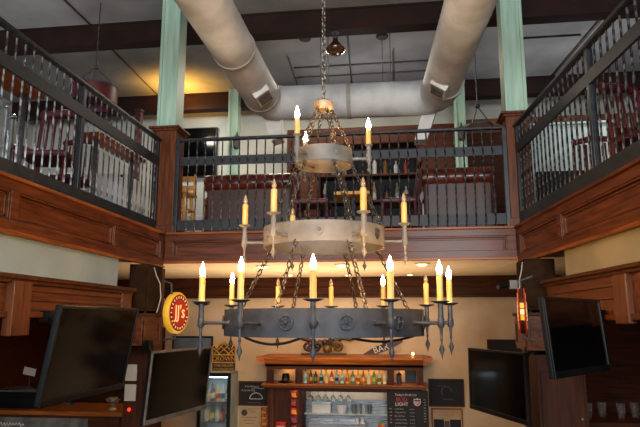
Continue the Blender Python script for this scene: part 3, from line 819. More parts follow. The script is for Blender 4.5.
# beer menu blackboard
r = thing('beer_menu', 'black chalk menu board with red lettering on the bar cabinet', 'menu board', (.07, YF+.0, .9))
MB().box(-.19, .345, YF+.0, YF+.025, .86, 1.475, .003).build('board', M['chalk'], r)
text('heading', "Today's Draft List", .042, M['chalk_w'], r, (.05, YF-.002, 1.418), None, .001, squash=.95)
text('brand_lettering', 'BUD', .074, M['bud_red'], r, (-.005, YF-.002, 1.355), None, .001)
text('brand_lettering', 'LIGHT', .062, M['paper'], r, (-.005, YF-.002, 1.297), None, .001)
mb = MB(); mb.prism([(-.045, .04), (-.02, .036), (0, .048), (.02, .036), (.045, .04), (.045, -.02), (.03, -.042), (0, -.055), (-.03, -.042), (-.045, -.02)], YF-.004, YF, None, (.20, 0, 1.33)); mb.build('shield_edge', M['paper'], r)
mb = MB(); mb.prism([(-.038, .03), (.038, .03), (.038, .006), (-.038, .006)], YF-.006, YF-.003, None, (.20, 0, 1.33)); mb.build('shield_top', M['blue_print'], r)
mb = MB(); mb.prism([(-.038, .0), (.038, .0), (.036, -.022), (.02, -.038), (0, -.046), (-.02, -.038), (-.036, -.022)], YF-.006, YF-.003, None, (.20, 0, 1.33)); mb.build('shield_field', M['bud_red'], r)
text('shield_lettering', 'NFL', .05, M['paper'], r, (.20, YF-.008, 1.312), None, .001, squash=.8)
mb = MB()
for i in range(7):
    z = 1.235-.045*i
    scribble(mb, -.10, .03+random.uniform(-.02, .03), z, YF-.002, .022)
    scribble(mb, .10, .16, z, YF-.002, .022)
for i in range(9): scribble(mb, .285, .31, 1.36-.035*i, YF-.002, .02)
for i in range(5): scribble(mb, -.165, -.14, 1.24-.045*i, YF-.002, .02)
mb.build('chalk_writing', M['chalk_w'], r)

# scroll crest, BAR arrow, small light on top
r = thing('scroll_crest', 'dark painted scroll crest standing on top of the back bar', 'ornament', (-1.06, 8.6, 1.924))
def spiral(cx, cz, r0, turns, s, m, name, rr=.022, a0=0, y=0):
    pts = []; rad = []
    N = 26
    for i in range(N):
        t = i/(N-1)
        a = a0 + s*turns*2*PI*t
        q = r0*(1-.78*t)
        pts.append((cx+q*math.cos(a), y, cz+q*math.sin(a))); rad.append(rr*(1-.45*t))
    mb = MB(); mb.tube(pts, rad, 8); mb.ball(pts[-1], rr*.9, 8, 6)
    mb.build(name, m, r, False)
spiral(.145, .095, .07, 1.2, -1, M['carve_gold'], 'scroll', .03, a0=PI)
spiral(-.10, .09, .066, 1.2, 1, M['carve'], 'scroll', .03, a0=0)
spiral(-.2, .11, .06, 1.1, -1, M['carve_red'], 'scroll', a0=-.6)
spiral(.05, .1, .05, 1.0, 1, M['carve'], 'scroll', a0=.5)
MB().ball((0.03, -.02, .07), .055, 12, 8).build('boss', M['carve_gold'], r, False)
mb = MB()
for p in ((0, .16), (-.06, .15), (.06, .17), (-.14, .17), (.12, .18)): mb.ball((p[0], 0, p[1]), .035, 10, 6, (1, .6, 1.2))
mb.build('leaf_cluster', M['carve_red'], r, False)
MB().tube(sag((-.36, 0, .26), (-.12, 0, .17), .02, 6), [.012, .02, .026, .026, .026, .024, .02], 8).build('garland_arm', M['carve_red'], r, False)
MB().tube([(.12, 0, .17), (.2, 0, .205), (.3, 0, .19), (.42, 0, .22)], [.024, .02, .022, .008], 8).build('garland_arm', M['carve'], r, False)
MB().box(-.28, .25, -.05, .05, 0, .022, .004).build('base', M['carve'], r, False)
r.scale = (1.2, 1, 1.1)
r = thing('arrow_sign', 'dark pointed arrow sign lettered BAR on the beige wall', 'sign', (-.31, 8.83, 1.99))
A = rot('Y', -math.radians(18))
mb = MB(); mb.prism([(-.32, -.012), (-.05, .055), (.17, .06), (.36, .035), (.36, -.0), (.17, -.045), (-.05, -.05)], 0, .02, A); mb.build('arrow_board', M['sign_brown'], r, False)
mb = MB(); mb.prism([(-.02, -.05), (.19, -.045), (.31, -.02), (.31, -.1), (.15, -.11), (-.06, -.075)], .004, .016, A); mb.build('tan_tail', M['paper_tan'], r, False)
text('letters', 'BAR', .125, M['paper'], r, A @ V((.03, -.003, .004)), A @ RX, .002, False)
r = thing('accent_light', 'tiny glowing round lamp on top of the back bar near the arrow sign', 'lamp', (.16, 8.47, 1.924))
MB().ball((0, 0, .03), .02, 12, 8).build('globe', M['lamp_warm'], r, False)
MB().lathe([(0, 0), (.024, 0), (.02, .012), (0, .014)], n=12).build('base', M['brass'], r, False)

# ================================================================= things on the beige wall
def framed(name, label, cat, x0, x1, z0, z1, fm, pm, fw=.025, y=8.86, pic='board'):
    r = thing(name, label, cat, ((x0+x1)/2, y, z0))
    mb = MB()
    mb.box(x0, x1, y-.03, y-.002, z0, z0+fw, .003); mb.box(x0, x1, y-.03, y-.002, z1-fw, z1, .003); mb.box(x0, x0+fw, y-.03, y-.002, z0+fw, z1-fw, .003); mb.box(x1-fw, x1, y-.03, y-.002, z0+fw, z1-fw, .003)
    mb.build('frame', fm, r)
    MB().box(x0+fw*.8, x1-fw*.8, y-.016, y-.004, z0+fw*.8, z1-fw*.8).build(pic, pm, r)
    return r
framed('picture_frame', 'dark framed grey blue panel above the silver edged television', 'picture', -3.40, -2.77, 1.80, 2.17, M['bezel'], M['grey_art'])
framed('picture_frame', 'dark framed black panel behind the upright television', 'picture', 1.20, 1.76, 1.70, 2.14, M['wood_dark'], M['chalk'])
r = framed('chalkboard', 'chalkboard with a taco drawing beside the back bar snack strip', 'chalkboard', -2.36, -1.93, 1.185, 1.53, M['wood_dark'], M['chalk'])
mb = MB(); yy = 8.842
scribble(mb, -2.27, -2.06, 1.455, yy, .03, .004, 9); scribble(mb, -2.32, -2.12, 1.40, yy, .04, .004, 7); scribble(mb, -2.16, -1.99, 1.43, yy, .03, .004, 6)
mb.tube([(-2.17+.085*math.cos(a)*1.1+.07, yy, 1.28+.085*math.sin(a)) for a in [PI*k/12 for k in range(13)]] + [(-2.19+.0, yy, 1.28), (-2.02, yy, 1.28)], .006, 5)
mb.build('chalk_drawing', M['chalk_w'], r)
scr = scribble(MB(), -2.22, -2.03, 1.225, yy, .016, .003); scr.build('chalk_line', M['chalk_y'], r)
r = thing('notice', 'pale paper notice with a dark round stamp under the chalkboard drawing', 'notice', (-2.19, 8.85, .86))
MB().box(-2.345, -2.04, 8.845, 8.857, .86, 1.155).build('sheet', M['paper_tan'], r)
MB().lathe([(.045, 0), (.045, .004), (0, .004)], (-2.27, 8.846, 1.085), 20, rot('X', PI/2)).build('round_stamp', M['sign_brown'], r)
mb = MB()
for z, a, c_ in ((1.02, -2.31, -2.08), (.98, -2.28, -2.1), (.94, -2.25, -2.12), (1.10, -2.18, -2.09)): scribble(mb, a, c_, z, 8.843, .016, .0025)
mb.build('print_lines', M['sign_brown'], r)
r = thing('poster_strip', 'narrow orange and red printed strip beside the paper notice', 'poster', (-1.98, 8.85, .86))
MB().box(-2.03, -1.93, 8.846, 8.857, .86, 1.165).build('sheet', M['orange_print'], r)
mb = MB()
for z in (.92, 1.0, 1.08): mb.box(-2.01, -1.95, 8.843, 8.847, z, z+.03)
mb.build('print_blocks', colour('d8a23a', rough=.8), r)
r = framed('chalkboard', 'framed blackboard with a faint drawing beside the beer menu', 'chalkboard', .37, .86, 1.22, 1.595, M['wood_dark'], M['chalk'], .02)
mb = MB(); mb.tube([(.62+.07*math.cos(a), 8.842, 1.42+.07*math.sin(a)) for a in [k*.35 for k in range(12)]], .004, 5); scribble(mb, .5, .6, 1.5, 8.842, .02, .003); scribble(mb, .57, .7, 1.32, 8.842, .02, .003)
mb.build('chalk_drawing', M['vent'], r)
r = framed('poster', 'light framed poster with dark lower half under the framed blackboard', 'poster', .40, .83, .80, 1.20, M['wood_ledge'], M['paper_tan'], .02, pic='sheet')
mb = MB(); mb.box(.43, .57, 8.838, 8.843, .84, 1.05); mb.box(.65, .8, 8.838, 8.843, .84, 1.05); mb.build('dark_figures', M['chalk'], r)
MB().box(.575, .645, 8.838, 8.843, .84, 1.03).build('red_figure', M['burg'], r)
mb = MB(); scribble(mb, .45, .78, 1.15, 8.842, .02, .003); scribble(mb, .48, .72, 1.11, 8.842, .016, .0025); mb.build('print_lines', M['bud_red'], r)
# crown sign
r = thing('crown_sign', 'gold crown shaped beer sign on dark backing, on the beige wall', 'sign', (-2.6, 8.85, 1.655))
xl, xr = -2.77, -2.425; xm = (xl+xr)/2
prof = [(xl, 1.655), (xr, 1.655), (xr, 2.02), (xr-.02, 2.05), (xr-.06, 1.99), (xm+.075, 2.045), (xm, 2.09), (xm-.075, 2.045), (xl+.06, 1.99), (xl+.02, 2.05), (xl, 2.02)]
MB().prism(prof, 8.84, 8.857).build('backing', M['sign_brown'], r)
mb = MB(); y = 8.836
def bar(p, q, w=.007): mb.tube([(p[0], y, p[1]), (q[0], y, q[1])], w, 6)
for p, q in zip(prof[2:-1], prof[3:]): bar(p, q, .009)
for p, q in (((xl, 2.02), (xl, 1.79)), ((xr, 2.02), (xr, 1.79)), ((xl+.015, 1.9), (xr-.015, 1.9)), ((xl+.015, 1.79), (xr-.015, 1.79))): bar(p, q, .009)
for p, q in (((xl+.02, 1.99), (xm-.05, 1.9)), ((xl+.02, 1.91), (xm, 2.07)), ((xm-.09, 1.905), (xm+.06, 2.03)), ((xm+.09, 1.905), (xm-.06, 2.03)), ((xr-.02, 1.91), (xm, 2.07)), ((xr-.02, 1.99), (xm+.05, 1.9))): bar(p, q, .0065)
for px in (xl+.02, xm, xr-.02): mb.ball((px, y, 2.06 if px != xm else 2.1), .014, 8, 6)
mb.build('gold_lattice', M['gold'], r)
text('lettering', 'CROWN', .092, M['gold'], r, (xm, 8.837, 1.842), None, .002)
text('lettering', 'FINE DELUXE', .048, M['gold'], r, (xm, 8.837, 1.745), None, .001)
text('lettering', 'CANADIAN CO', .043, M['gold'], r, (xm, 8.837, 1.692), None, .001)
# drinks cooler
r = thing('drinks_cooler', 'upright drinks cooler with black frame and bright interior', 'cooler', (-2.6, 8.55, 0))
x0, x1, y0, y1, zt = -2.84, -2.37, 8.42, 8.84, 1.675
mb = MB(); mb.box(x0, x1, y1-.03, y1, 0, zt); mb.box(x0, x0+.03, y0+.04, y1, 0, zt); mb.box(x1-.03, x1, y0+.04, y1, 0, zt); mb.box(x0, x1, y0+.04, y1, zt-.04, zt); mb.box(x0, x1, y0+.04, y1, 0, .3); mb.build('cabinet', M['lime'], r)
mb = MB(); mb.box(x0, x1, y0, y0+.04, zt-.05, zt, .004); mb.box(x0, x1, y0, y0+.04, .3, .36, .004); mb.box(x0, x0+.045, y0, y0+.04, .36, zt-.05, .004); mb.box(x1-.045, x1, y0, y0+.04, .36, zt-.05, .004)
dr_ = mb.build('door', M['bezel'], r)
MB().box(x0+.045, x1-.045, y0+.015, y0+.02, .36, zt-.05).build('door_glass', M['glass'], dr_)
for z in (.72, 1.0, 1.27): MB().box(x0+.035, x1-.035, y0+.1, y1-.035, z-.012, z).build('wire_shelf', M['steel'], r)
MB().box(x0+.06, x1-.06, y0+.06, y0+.09, zt-.07, zt-.055).build('strip_light', M['led_cool'], r)
bt = None; k = 0
for z, zn in ((1.0, 'middle'), (1.27, 'top')):
    for j in range(5):
        x = x0+.085+j*.075; hx = ['d8d8cc', '4c7a4a', 'b9c8d8', '6a4420', 'e0d49a'][(j+k) % 5]
        nm = {'d8d8cc': 'white', '4c7a4a': 'green', 'b9c8d8': 'pale blue', '6a4420': 'brown', 'e0d49a': 'pale yellow'}[hx]
        t = thing('cooler_bottle', '%s bottle on the %s shelf of the drinks cooler' % (nm, zn), 'bottle', (x, y0+.2, z), 0, 'bottles in the drinks cooler')
        MB().lathe([(0, 0), (.033, 0), (.034, .14), (.014, .18), (.012, .235), (0, .235)], n=12).build('glass_body', colour(hx), t, False)
        MB().lathe([(.0345, .04), (.0345, .11)], n=12).build('paper_label', colour(['e8e0d0', 'd04a2a', 'e8c850', '3f7a9a', 'e8e0d0'][(j*2+k) % 5]), t, False)
    k += 2

# soffit downlights
for i, (x, y) in enumerate(((-1.58, 6.863), (-.641, 6.79), (.255, 6.78))):
    r = thing('downlight', ['glowing recessed downlight in the middle soffit, nearest the round lettered sign', 'glowing recessed downlight at the centre of the middle soffit', 'glowing recessed downlight in the middle soffit, nearest the edge on sign'][i], 'ceiling light', (x, y, 3.0145), 0, 'lit soffit downlights')
    MB().lathe([(.075, 0), (.085, .004), (.085, .0145), (.06, .0145), (.06, .004)], n=24).build('trim_ring', M['vent_frame'], r, False)
    MB().lathe([(0, -.022), (.03, -.018), (.05, -.008), (.058, .004), (.058, .012), (0, .012)], n=20).build('lens', M['lamp_warm'], r, False)
for i, (x, y) in enumerate(((-1.498, 8.2), (-.702, 8.3), (.147, 8.32))):
    r = thing('downlight', ['small dim soffit light close to the walnut band, above the cooler side', 'small dim soffit light close to the walnut band, above the back bar middle', 'small dim soffit light close to the walnut band, above the beer menu'][i], 'ceiling light', (x, y, 3.0145), 0, 'small soffit lights')
    MB().lathe([(.05, 0), (.06, .004), (.06, .0145), (.04, .0145), (.04, .004)], n=20).build('trim_ring', M['vent_frame'], r, False)
    MB().lathe([(0, -.01), (.025, -.006), (.038, .004), (.038, .012), (0, .012)], n=16).build('lens', M['lamp_warm'], r, False)

# ================================================================= dim things low at the sides
r = thing('bar_counter', 'wooden side bar counter with pale front panel, low in the dark corner', 'counter', (-3.9, 6.9, 0))
MB().box(-5.15, -3.05, 6.5, 7.2, 1.36, 1.41, .008).build('worktop', M['wood_ledge'], r)
MB().box(-5.15, -3.1, 6.56, 7.15, 0, 1.36).build('body', M['wood_dark'], r)
MB().box(-5.1, -3.45, 6.535, 6.558, .95, 1.33, .004).build('front_panel', M['vent'], r)
mb = MB(); scribble(mb, -4.65, -4.2, 1.255, 6.531, .05, .008, 12); mb.build('panel_lettering', M['paper'], r)
r = thing('cash_register', 'dark cash register with silver top edge on the side bar counter', 'register', (-4.35, 6.85, 1.41))
MB().box(-.32, .27, -.2, .2, 0, .18, .008).build('body', M['black'], r, False)
MB().box(-.32, .28, -.21, .2, .18, .2, .004).build('top_tray', M['steel'], r, False)
mb = MB(); mb.box(-.1, .2, -.215, -.2, .03, .12, .004); mb.build('drawer', M['bezel'], r, False)
r = thing('monitor', 'small dark monitor above the cash register', 'monitor', (-4.1, 7.0, 1.41))
MB().obox((0, 0, .6), (.36, .03, .27), rot('X', .1), .005).build('screen_housing', M['black'], r, False)
MB().obox((0, -.018, .6), (.32, .004, .23), rot('X', .1)).build('screen', M['screen'], r, False)
mb = MB(); mb.box(.14, .2, -.05, .05, 0, .02); mb.tube([(.15, .02, .01), (.15, .03, .5)], .012, 8); mb.build('stand', M['iron'], r, False)
for i, (x, z, a) in enumerate(((-4.55, 1.78, .2), (-4.28, 1.80, -.5))):
    r = thing('price_card', ['pale card propped behind the cash register', 'tilted pale card propped beside the monitor'][i], 'card', (x, 7.1, 1.41), 0)
    MB().obox((0, 0, z-1.41), (.16, .008, .09), rot('Y', a)).build('card', M['paper'], r, False)
    MB().tube([(0, .01, 0), (0, .01, z-1.41)], .005, 6).build('stem', M['iron'], r, False)
r = thing('bottle_shelf', 'dark shelf of bottles against the wall in the dim corner', 'shelf', (-4.2, 8.5, 0))
MB().box(-5.1, -3.5, 8.45, 8.8, 1.5, 1.53).build('shelf_board', M['wood_ledge'], r)
MB().box(-5.1, -3.5, 8.45, 8.8, 1.9, 1.93).build('shelf_board', M['wood_ledge'], r)
for x in (-5.1, -3.53): MB().box(x, x+.03, 8.45, 8.8, 0, 2.3).build('side_panel', M['wood_dark'], r)
for i in range(7):
    x = -4.98+i*.21; hx = ['6a4420', '3f5a3c', '8a6a3a', '40282a', '9a8a5a', '2f4a5a', '7a3a22'][i]
    nm = ['brown', 'dark green', 'amber', 'maroon', 'straw', 'blue', 'rust'][i]
    t = thing('spirit_bottle', '%s spirit bottle on the dim corner shelf' % nm, 'bottle', (x, 8.6, 1.53), 0, 'spirit bottles in the dim corner')
    MB().lathe([(0, 0), (.038, 0), (.038, .16), (.014, .21), (.013, .27), (0, .27)], n=12).build('glass_body', colour(hx), t, False)
    MB().lathe([(.0385, .04), (.0385, .11)], n=12).build('paper_label', M['paper'], t, False)
for i, z in enumerate((1.87, 1.67)):
    tag(MB().box(-2.84, -2.72, 6.106, 6.119, z-.085, z+.08).build('paper_notice', M['paper']), ['upper white paper notice pinned on the dark post beside the big television', 'lower white paper notice pinned on the dark post beside the big television'][i], 'notice', 'paper notices on the dark post')
tag(MB().ball((-2.78, 6.103, 1.50), .016, 10, 6).build('indicator_lamp', M['led_red']), 'tiny glowing red indicator lamp on the dark post below the notices', 'lamp')
r = thing('gold_trophy', 'small gold ornament glinting on the side bar counter end', 'ornament', (-3.25, 6.7, 1.41))
MB().lathe([(0, 0), (.05, 0), (.04, .02), (.012, .03), (.012, .06), (.05, .09), (.055, .13), (.0, .135)], n=14).build('cup', M['brass'], r, False)
for s in (-1, 1): MB().tube([(s*.05, 0, .12), (s*.085, 0, .11), (s*.05, 0, .08)], .006, 6).build('handle', M['brass'], r, False)
# right side
r = thing('bar_counter', 'black service counter low in the darkest corner behind the tilted television', 'counter', (2.3, 6.9, 0))
MB().box(1.7, 3.35, 6.5, 7.2, 1.36, 1.41, .008).build('worktop', M['wood_dark'], r)
MB().box(1.75, 3.35, 6.56, 7.15, 0, 1.36).build('body', M['black'], r)
r = thing('paper_notice', 'white paper with printed lines on the black service counter front', 'notice', (1.95, 6.55, 1.2))
MB().box(2.03, 2.21, 6.548, 6.558, 1.19, 1.37).build('sheet', M['paper'], r)
mb = MB()
for k in range(4): mb.box(2.05, 2.19, 6.545, 6.549, 1.22+.035*k, 1.228+.035*k)
mb.build('print_lines', M['black'], r)
for i in range(5):
    x = 1.9+i*.16
    t = thing('pint_glass', ['first', 'second', 'third', 'fourth', 'last'][i] + ' pint glass along the black service counter, counted from the paper side', 'glass', (x, 6.75+.08*(i % 2), 1.41), 0, 'pint glasses on the black counter')
    MB().lathe([(0, 0), (.03, 0), (.042, .15), (.039, .15), (.028, .012), (0, .012)], n=14).build('cup', M['glass'], t, False)
r = thing('back_cabinet', 'tall dark wood cabinet below the speaker in the shadowed corner', 'cabinet', (1.75, 6.2, 0))
MB().box(1.2, 1.62, 5.75, 6.1, 0, 2.1, .006).build('body', M['wood_dark_z'], r)
for z in (.3, 1.15):
    d_ = MB().box(1.23, 1.59, 5.735, 5.752, z, z+.8, .004).build('door', M['wood_dark_z'], r)
    MB().ball((1.56, 5.728, z+.4), .014, 8, 6).build('knob', M['steel'], d_)

# ================================================================= the upper level furnishings
UF = 3.331
def sofa(label, x0, x1, y, ):
    r = thing('sofa', label, 'sofa', ((x0+x1)/2, y, UF))
    w = (x1-x0)/2
    MB().box(-w, w, 0, .10, .08, .74, .03).build('back_panel', M['leather_back'], r, False)
    mb = MB()
    n = 5
    pts = []; rad = []
    N = 40
    for i in range(N+1):
        t = i/N; pts.append((-w-.02+(2*w+.04)*t, .06, .80)); rad.append(.115*(1-.05*(abs(math.cos(PI*n*t))**14)))
    mb.tube(pts, rad, 18); mb.build('roll_top', M['leather'], r, False)
    for s in (-1, 1):
        mb = MB(); mb.tube([(s*(w-.05), .05, .55), (s*(w-.05), .95, .55)], .1, 16); mb.box(s*(w-.05)-.09, s*(w-.05)+.09, .05, .95, .08, .55, .02); mb.build('arm', M['leather'], r, False)
    for k in range(2):
        a = -w+.12+k*(w-.12); MB().box(a+.01, a+w-.14, .16, .92, .3, .47, .05).build('seat_cushion', M['leather'], r, False)
    for k in range(3):
        a = -w+.1+k*(2*w-.2)/3; mb = MB(); mb.obox((a+(2*w-.2)/6, .26, .68), ((2*w-.2)/3-.02, .16, .5), rot('X', -.15), .06); mb.build('back_cushion', M['leather'], r, False)
    for sx in (-1, 1):
        for yy in (.06, .9): MB().lathe([(.025, 0), (.035, .08), (0, .08)], (sx*(w-.06), yy, 0), 10).build('leg', M['wood_dark_z'], r, False)
    return r
sofa('rolled back brown leather sofa behind the middle railing, next to the blond stool', -2.42, -1.32, 7.25)
sofa('rolled back brown leather sofa behind the middle railing, near the splayed end', .32, 1.14, 7.25)
# blond high stool with ladder back
r = thing('bar_stool', 'blond wood high chair behind the railing beside the leather sofa', 'chair', (-2.72, 7.05, UF))
for x, y in ((-.15, -.15), (.15, -.15), (-.15, .15), (.15, .15)):
    MB().tube([(x*1.15, y*1.15, 0), (x*.85, y*.85, .60)], .024, 8).build('leg', M['wood_light'], r, False)
MB().box(-.19, .19, -.19, .19, .6, .64, .012).build('seat', M['wood_light'], r, False)
for z in (.2, .42): 
    for a, b_ in (((-.155, -.155), (.155, -.155)), ((-.155, .155), (.155, .155)), ((-.155, -.155), (-.155, .155)), ((.155, -.155), (.155, .155))):
        MB().tube([(a[0], a[1], z), (b_[0], b_[1], z)], .013, 8).build('stretcher', M['wood_light'], r, False)
for x in (-.15, .15): MB().tube([(x, .16, .62), (x, .2, .92)], .018, 8).build('back_post', M['wood_light'], r, False)
for z in (.74, .86): MB().box(-.16, .16, .165, .2, z-.03, z+.03, .008).build('back_slat', M['wood_light'], r, False)
tag(MB().box(-2.98, -2.52, 7.45, 7.7, UF, UF+.42, .01).build('white_crate', M['white_cloth']), 'low white storage crate behind the blond high chair', 'crate')
# black panel on the rear wall, lanterns on the columns
r = thing('television', 'black wall television high on the off white upper wall', 'television', (-3.6, 10.17, 4.95))
MB().box(-3.98, -3.23, 10.17, 10.245, 4.95, 5.88, .006).build('housing', M['bezel'], r)
MB().box(-3.955, -3.255, 10.165, 10.172, 4.975, 5.855).build('screen', M['screen'], r)
def wall_lantern(label, x, y, z):
    r = thing('wall_lantern', label, 'lantern', (x, y, z))
    MB().lathe([(0, 0), (.035, 0), (.05, .02), (.062, .16), (.07, .165), (.03, .22), (.012, .24), (0, .26)], n=8, smooth=False).build('cage', M['iron'], r, False)
    MB().lathe([(.02, .03), (.02, .12), (0, .13)], n=10).build('candle_tube', M['candle'], r, False)
    mb = MB(); mb.tube([(0, 0, .25), (0, .03, .3), (0, .06, .3), (0, .075, .2)], .01, 8); mb.box(-.03, .03, .065, .085, .08, .25, .004); mb.build('arm', M['iron'], r, False)
wall_lantern('black wall lantern on the slim column behind the blond stool', -2.63, 9.335, 5.2)
wall_lantern('black wall lantern on the slim column above the splayed end sofa', 1.03, 9.335, 5.2)
# dark niche strip, shelves of bottles at the centre rear
r = thing('bottle_shelf', 'dark shelf unit with bottles seen through the middle railing', 'shelf', (-.2, 8.9, UF))
for x in (-1.0, -.25, .5): MB().box(x, x+.05, -.12, .15, 0, 1.75).build('upright', M['wood_dark_z'], r, False)
for z in (.05, .42, .8, 1.2, 1.7): MB().box(-1.0, .55, -.13, .15, z, z+.035, .004).build('shelf_board', M['wood_dark'], r, False)
MB().box(-1.0, .55, .13, .15, 0, 1.75).build('back_panel', M['black'], r, False)
cols = [('cfc8ba', 'white'), ('6a4420', 'brown'), ('9aa4a8', 'silver grey'), ('7a2a22', 'dark red'), ('4a5a4a', 'moss green'), ('b89a6a', 'tan'), ('2c2c30', 'black'), ('8a8f70', 'olive')]
k = 0
for z, zn in ((.835, 'third'), (1.235, 'fourth')):
    for j in range(9):
        x = -1.10 + j*.155 + random.uniform(-.02, .02)
        if abs(x+.425) < .05: x += .07
        hx, nm = cols[(k*3+j) % 8]
        if j < 8:
            nxt = cols[(k*3+j+1) % 8][1]
        else: nxt = 'end of the shelf'
        t = thing('shelf_bottle', '%s bottle on the %s shelf of the railing side unit%s' % (nm, zn, ', end one' if j == 8 else ''), 'bottle', (x, 8.85, UF+z), 0, 'bottles on the upper shelf unit')
        h = random.uniform(.2, .3)
        MB().lathe([(0, 0), (.034, 0), (.034, h*.6), (.013, h*.78), (.012, h), (0, h)], n=10).build('glass_body', colour(hx), t, False)
        MB().lathe([(.0345, h*.15), (.0345, h*.42)], n=10).build('paper_label', colour(cols[(j+3) % 8][0]), t, False)
    k += 1
# pub tables and chairs upstairs
def table(label, x, y, w, d, h, m, rz=0):
    r = thing('table', label, 'table', (x, y, UF), rz)
    MB().box(-w/2, w/2, -d/2, d/2, h-.04, h, .006).build('tabletop', m, r, False)
    MB().tube([(0, 0, .03), (0, 0, h-.04)], .03, 10).build('pedestal', M['iron'], r, False)
    mb = MB(); mb.box(-.24, .24, -.03, .03, 0, .035, .006); mb.box(-.03, .03, -.24, .24, 0, .035, .006); mb.build('foot_cross', M['iron'], r, False)
    return r
table('small wood topped table behind the centre of the middle railing', -.53, 7.1, .42, .5, .56, M['wood_light'])
def chair(label, x, y, rz, m=None):
    m = m or M['burg']
    r = thing('dining_chair', label, 'chair', (x, y, UF), rz, 'burgundy chairs of the upper level')
    for a in (-.19, .19):
        MB().tube([(a, -.19, 0), (a, -.18, .45)], .018, 8).build('leg', M['red_paint'], r, False)
        MB().tube([(a, .2, 0), (a, .18, .45), (a*.95, .25, .98)], .018, 8).build('leg', M['red_paint'], r, False)
    MB().box(-.21, .21, -.21, .21, .43, .49, .02).build('seat', m, r, False)
    for k in range(5): MB().tube([(-.13+.065*k, .19, .5), (-.12+.06*k, .235, .9)], .011, 6).build('back_spindle', M['red_paint'], r, False)
    mb = MB(); mb.tube([(-.2, .24, .93), (0, .26, .97), (.2, .24, .93)], [.03, .035, .03], 8); mb.build('top_rail', M['red_paint'], r, False)
    mb = MB(); mb.tube([(-.19, -.19, .2), (.19, -.19, .2)], .01, 6); mb.tube([(-.19, .2, .2), (.19, .2, .2)], .01, 6); mb.build('stretcher', M['red_paint'], r, False)
    return r
c0 = chair('burgundy spindle chair at the small wood table behind the middle railing', .02, 7.15, -PI/2)
G = 'burgundy chairs of the upper level'
dup(c0, (-1.02, 7.1, UF), PI/2, 'burgundy spindle chair between the leather sofa and the small wood table', G)
dup(c0, (-3.33, 5.55, UF), 0, 'burgundy spindle chair beside the corner drinks ledge near the newel post', G)
dup(c0, (-3.0, 4.72, UF), .2, 'burgundy spindle chair behind the straight railing, mid way along', G)
dup(c0, (-3.36, 3.6, UF), -.1, 'burgundy spindle chair beside the nearer drinks ledge', G)
dup(c0, (-3.9, 5.9, UF), 1.2, 'burgundy spindle chair in the second row behind the white clothed table', G)
dup(c0, (1.98, 6.2, UF), -.3, 'burgundy spindle chair behind the splayed railing next to the pale grey cabinet', G)
dup(c0, (1.95, 4.75, UF), .5, 'burgundy spindle chair close to the splayed railing near its thick post', G)
dup(c0, (2.42, 5.3, UF), 2.9, 'burgundy spindle chair in the second row against the burgundy screen', G)
def ledge(label, y0, y1, z):
    r = thing('drinks_ledge', label, 'ledge', (-2.86, (y0+y1)/2, UF))
    MB().box(-2.99, -2.78, y0, y1, z, z+.04, .008).build('ledge_top', M['wood_ledge'], r)
    for y in (y0+.12, y1-.12):
        MB().tube([(-2.885, y, UF), (-2.885, y, z)], .025, 8).build('leg', M['iron'], r)
    MB().box(-2.93, -2.84, y0+.1, y1-.1, UF+.18, UF+.21).build('foot_rail', M['red_paint'], r)
ledge('wood drinks ledge behind the straight railing, nearer the street end', 2.9, 4.25, 4.15)
ledge('wood drinks ledge behind the straight railing, next to the newel post', 5.15, 6.2, 4.13)
# white clothed tables with cloth
def cloth_table(label, x, y, w=.6):
    r = thing('cloth_table', label, 'table', (x, y, UF))
    MB().box(-w/2, w/2, -w/2, w/2, .71, .74, .006).build('tabletop', M['wood_dark'], r, False)
    mb = MB(); n = 40
    prof = []
    lo = []; hi = []
    for k in range(n):
        a = 2*PI*k/n; q = w*.56
        cx_, sx_ = math.cos(a), math.sin(a)
        sq = 1/max(abs(cx_), abs(sx_))
        hi.append(mb._v((q*cx_*min(sq, 1.25)*.96, q*sx_*min(sq, 1.25)*.96, .748)))
        ww = 1+.07*math.sin(k*PI*.8)
        lo.append(mb._v((q*cx_*min(sq, 1.25)*ww, q*sx_*min(sq, 1.25)*ww, .22)))
    mb.bm.faces.new(hi)
    for k in range(n):
        f = mb.bm.faces.new((lo[k], lo[(k+1) % n], hi[(k+1) % n], hi[k])); f.smooth = True
    mb.build('tablecloth', M['white_cloth'], r, False)
    MB().tube([(0, 0, .02), (0, 0, .71)], .03, 8).build('pedestal', M['iron'], r, False)
    MB().lathe([(0, 0), (.22, 0), (.2, .02), (.03, .03), (0, .03)], n=16).build('foot', M['iron'], r, False)
cloth_table('table under a white cloth behind the straight railing by the newel post', -3.45, 6.72)
cloth_table('table under a white cloth in the far row near the burgundy pendant', -4.7, 8.1)
cloth_table('table under a white cloth behind the straight railing near the street end', -4.4, 4.2)
# black cabinets / boxes seen behind the straight railing
tag(MB().box(-4.55, -3.98, 6.9, 7.3, UF, UF+.55, .01).build('storage_cabinet', M['black']), 'low black cabinet between the white clothed tables', 'cabinet')
tag(MB().box(-5.6, -4.75, 8.6, 9.1, UF, UF+1.05, .01).build('storage_cabinet', M['lime']), 'pale grey cabinet at the rear wall behind the straight railing', 'cabinet')
# tall silver heater tubes
for i, (x, y) in enumerate(((-3.5, 4.4), (-3.42, 4.68), (-3.55, 4.95))):
    t = thing('chrome_stanchion', ['shiny chrome stanchion behind the straight railing, nearest the street end', 'shiny chrome stanchion in the middle of its row of three', 'shiny chrome stanchion farthest back in its row of three'][i], 'stanchion', (x, y, UF), 0, 'chrome stanchions')
    MB().tube([(0, 0, .03), (0, 0, .92)], .026, 12).build('pole', M['silver'], t, False)
    MB().lathe([(0, 0), (.085, 0), (.08, .02), (.04, .04), (0, .045)], n=20).build('foot', M['silver'], t, False)
    MB().ball((0, 0, .94), .035, 10, 8).build('knob', M['silver'], t, False)
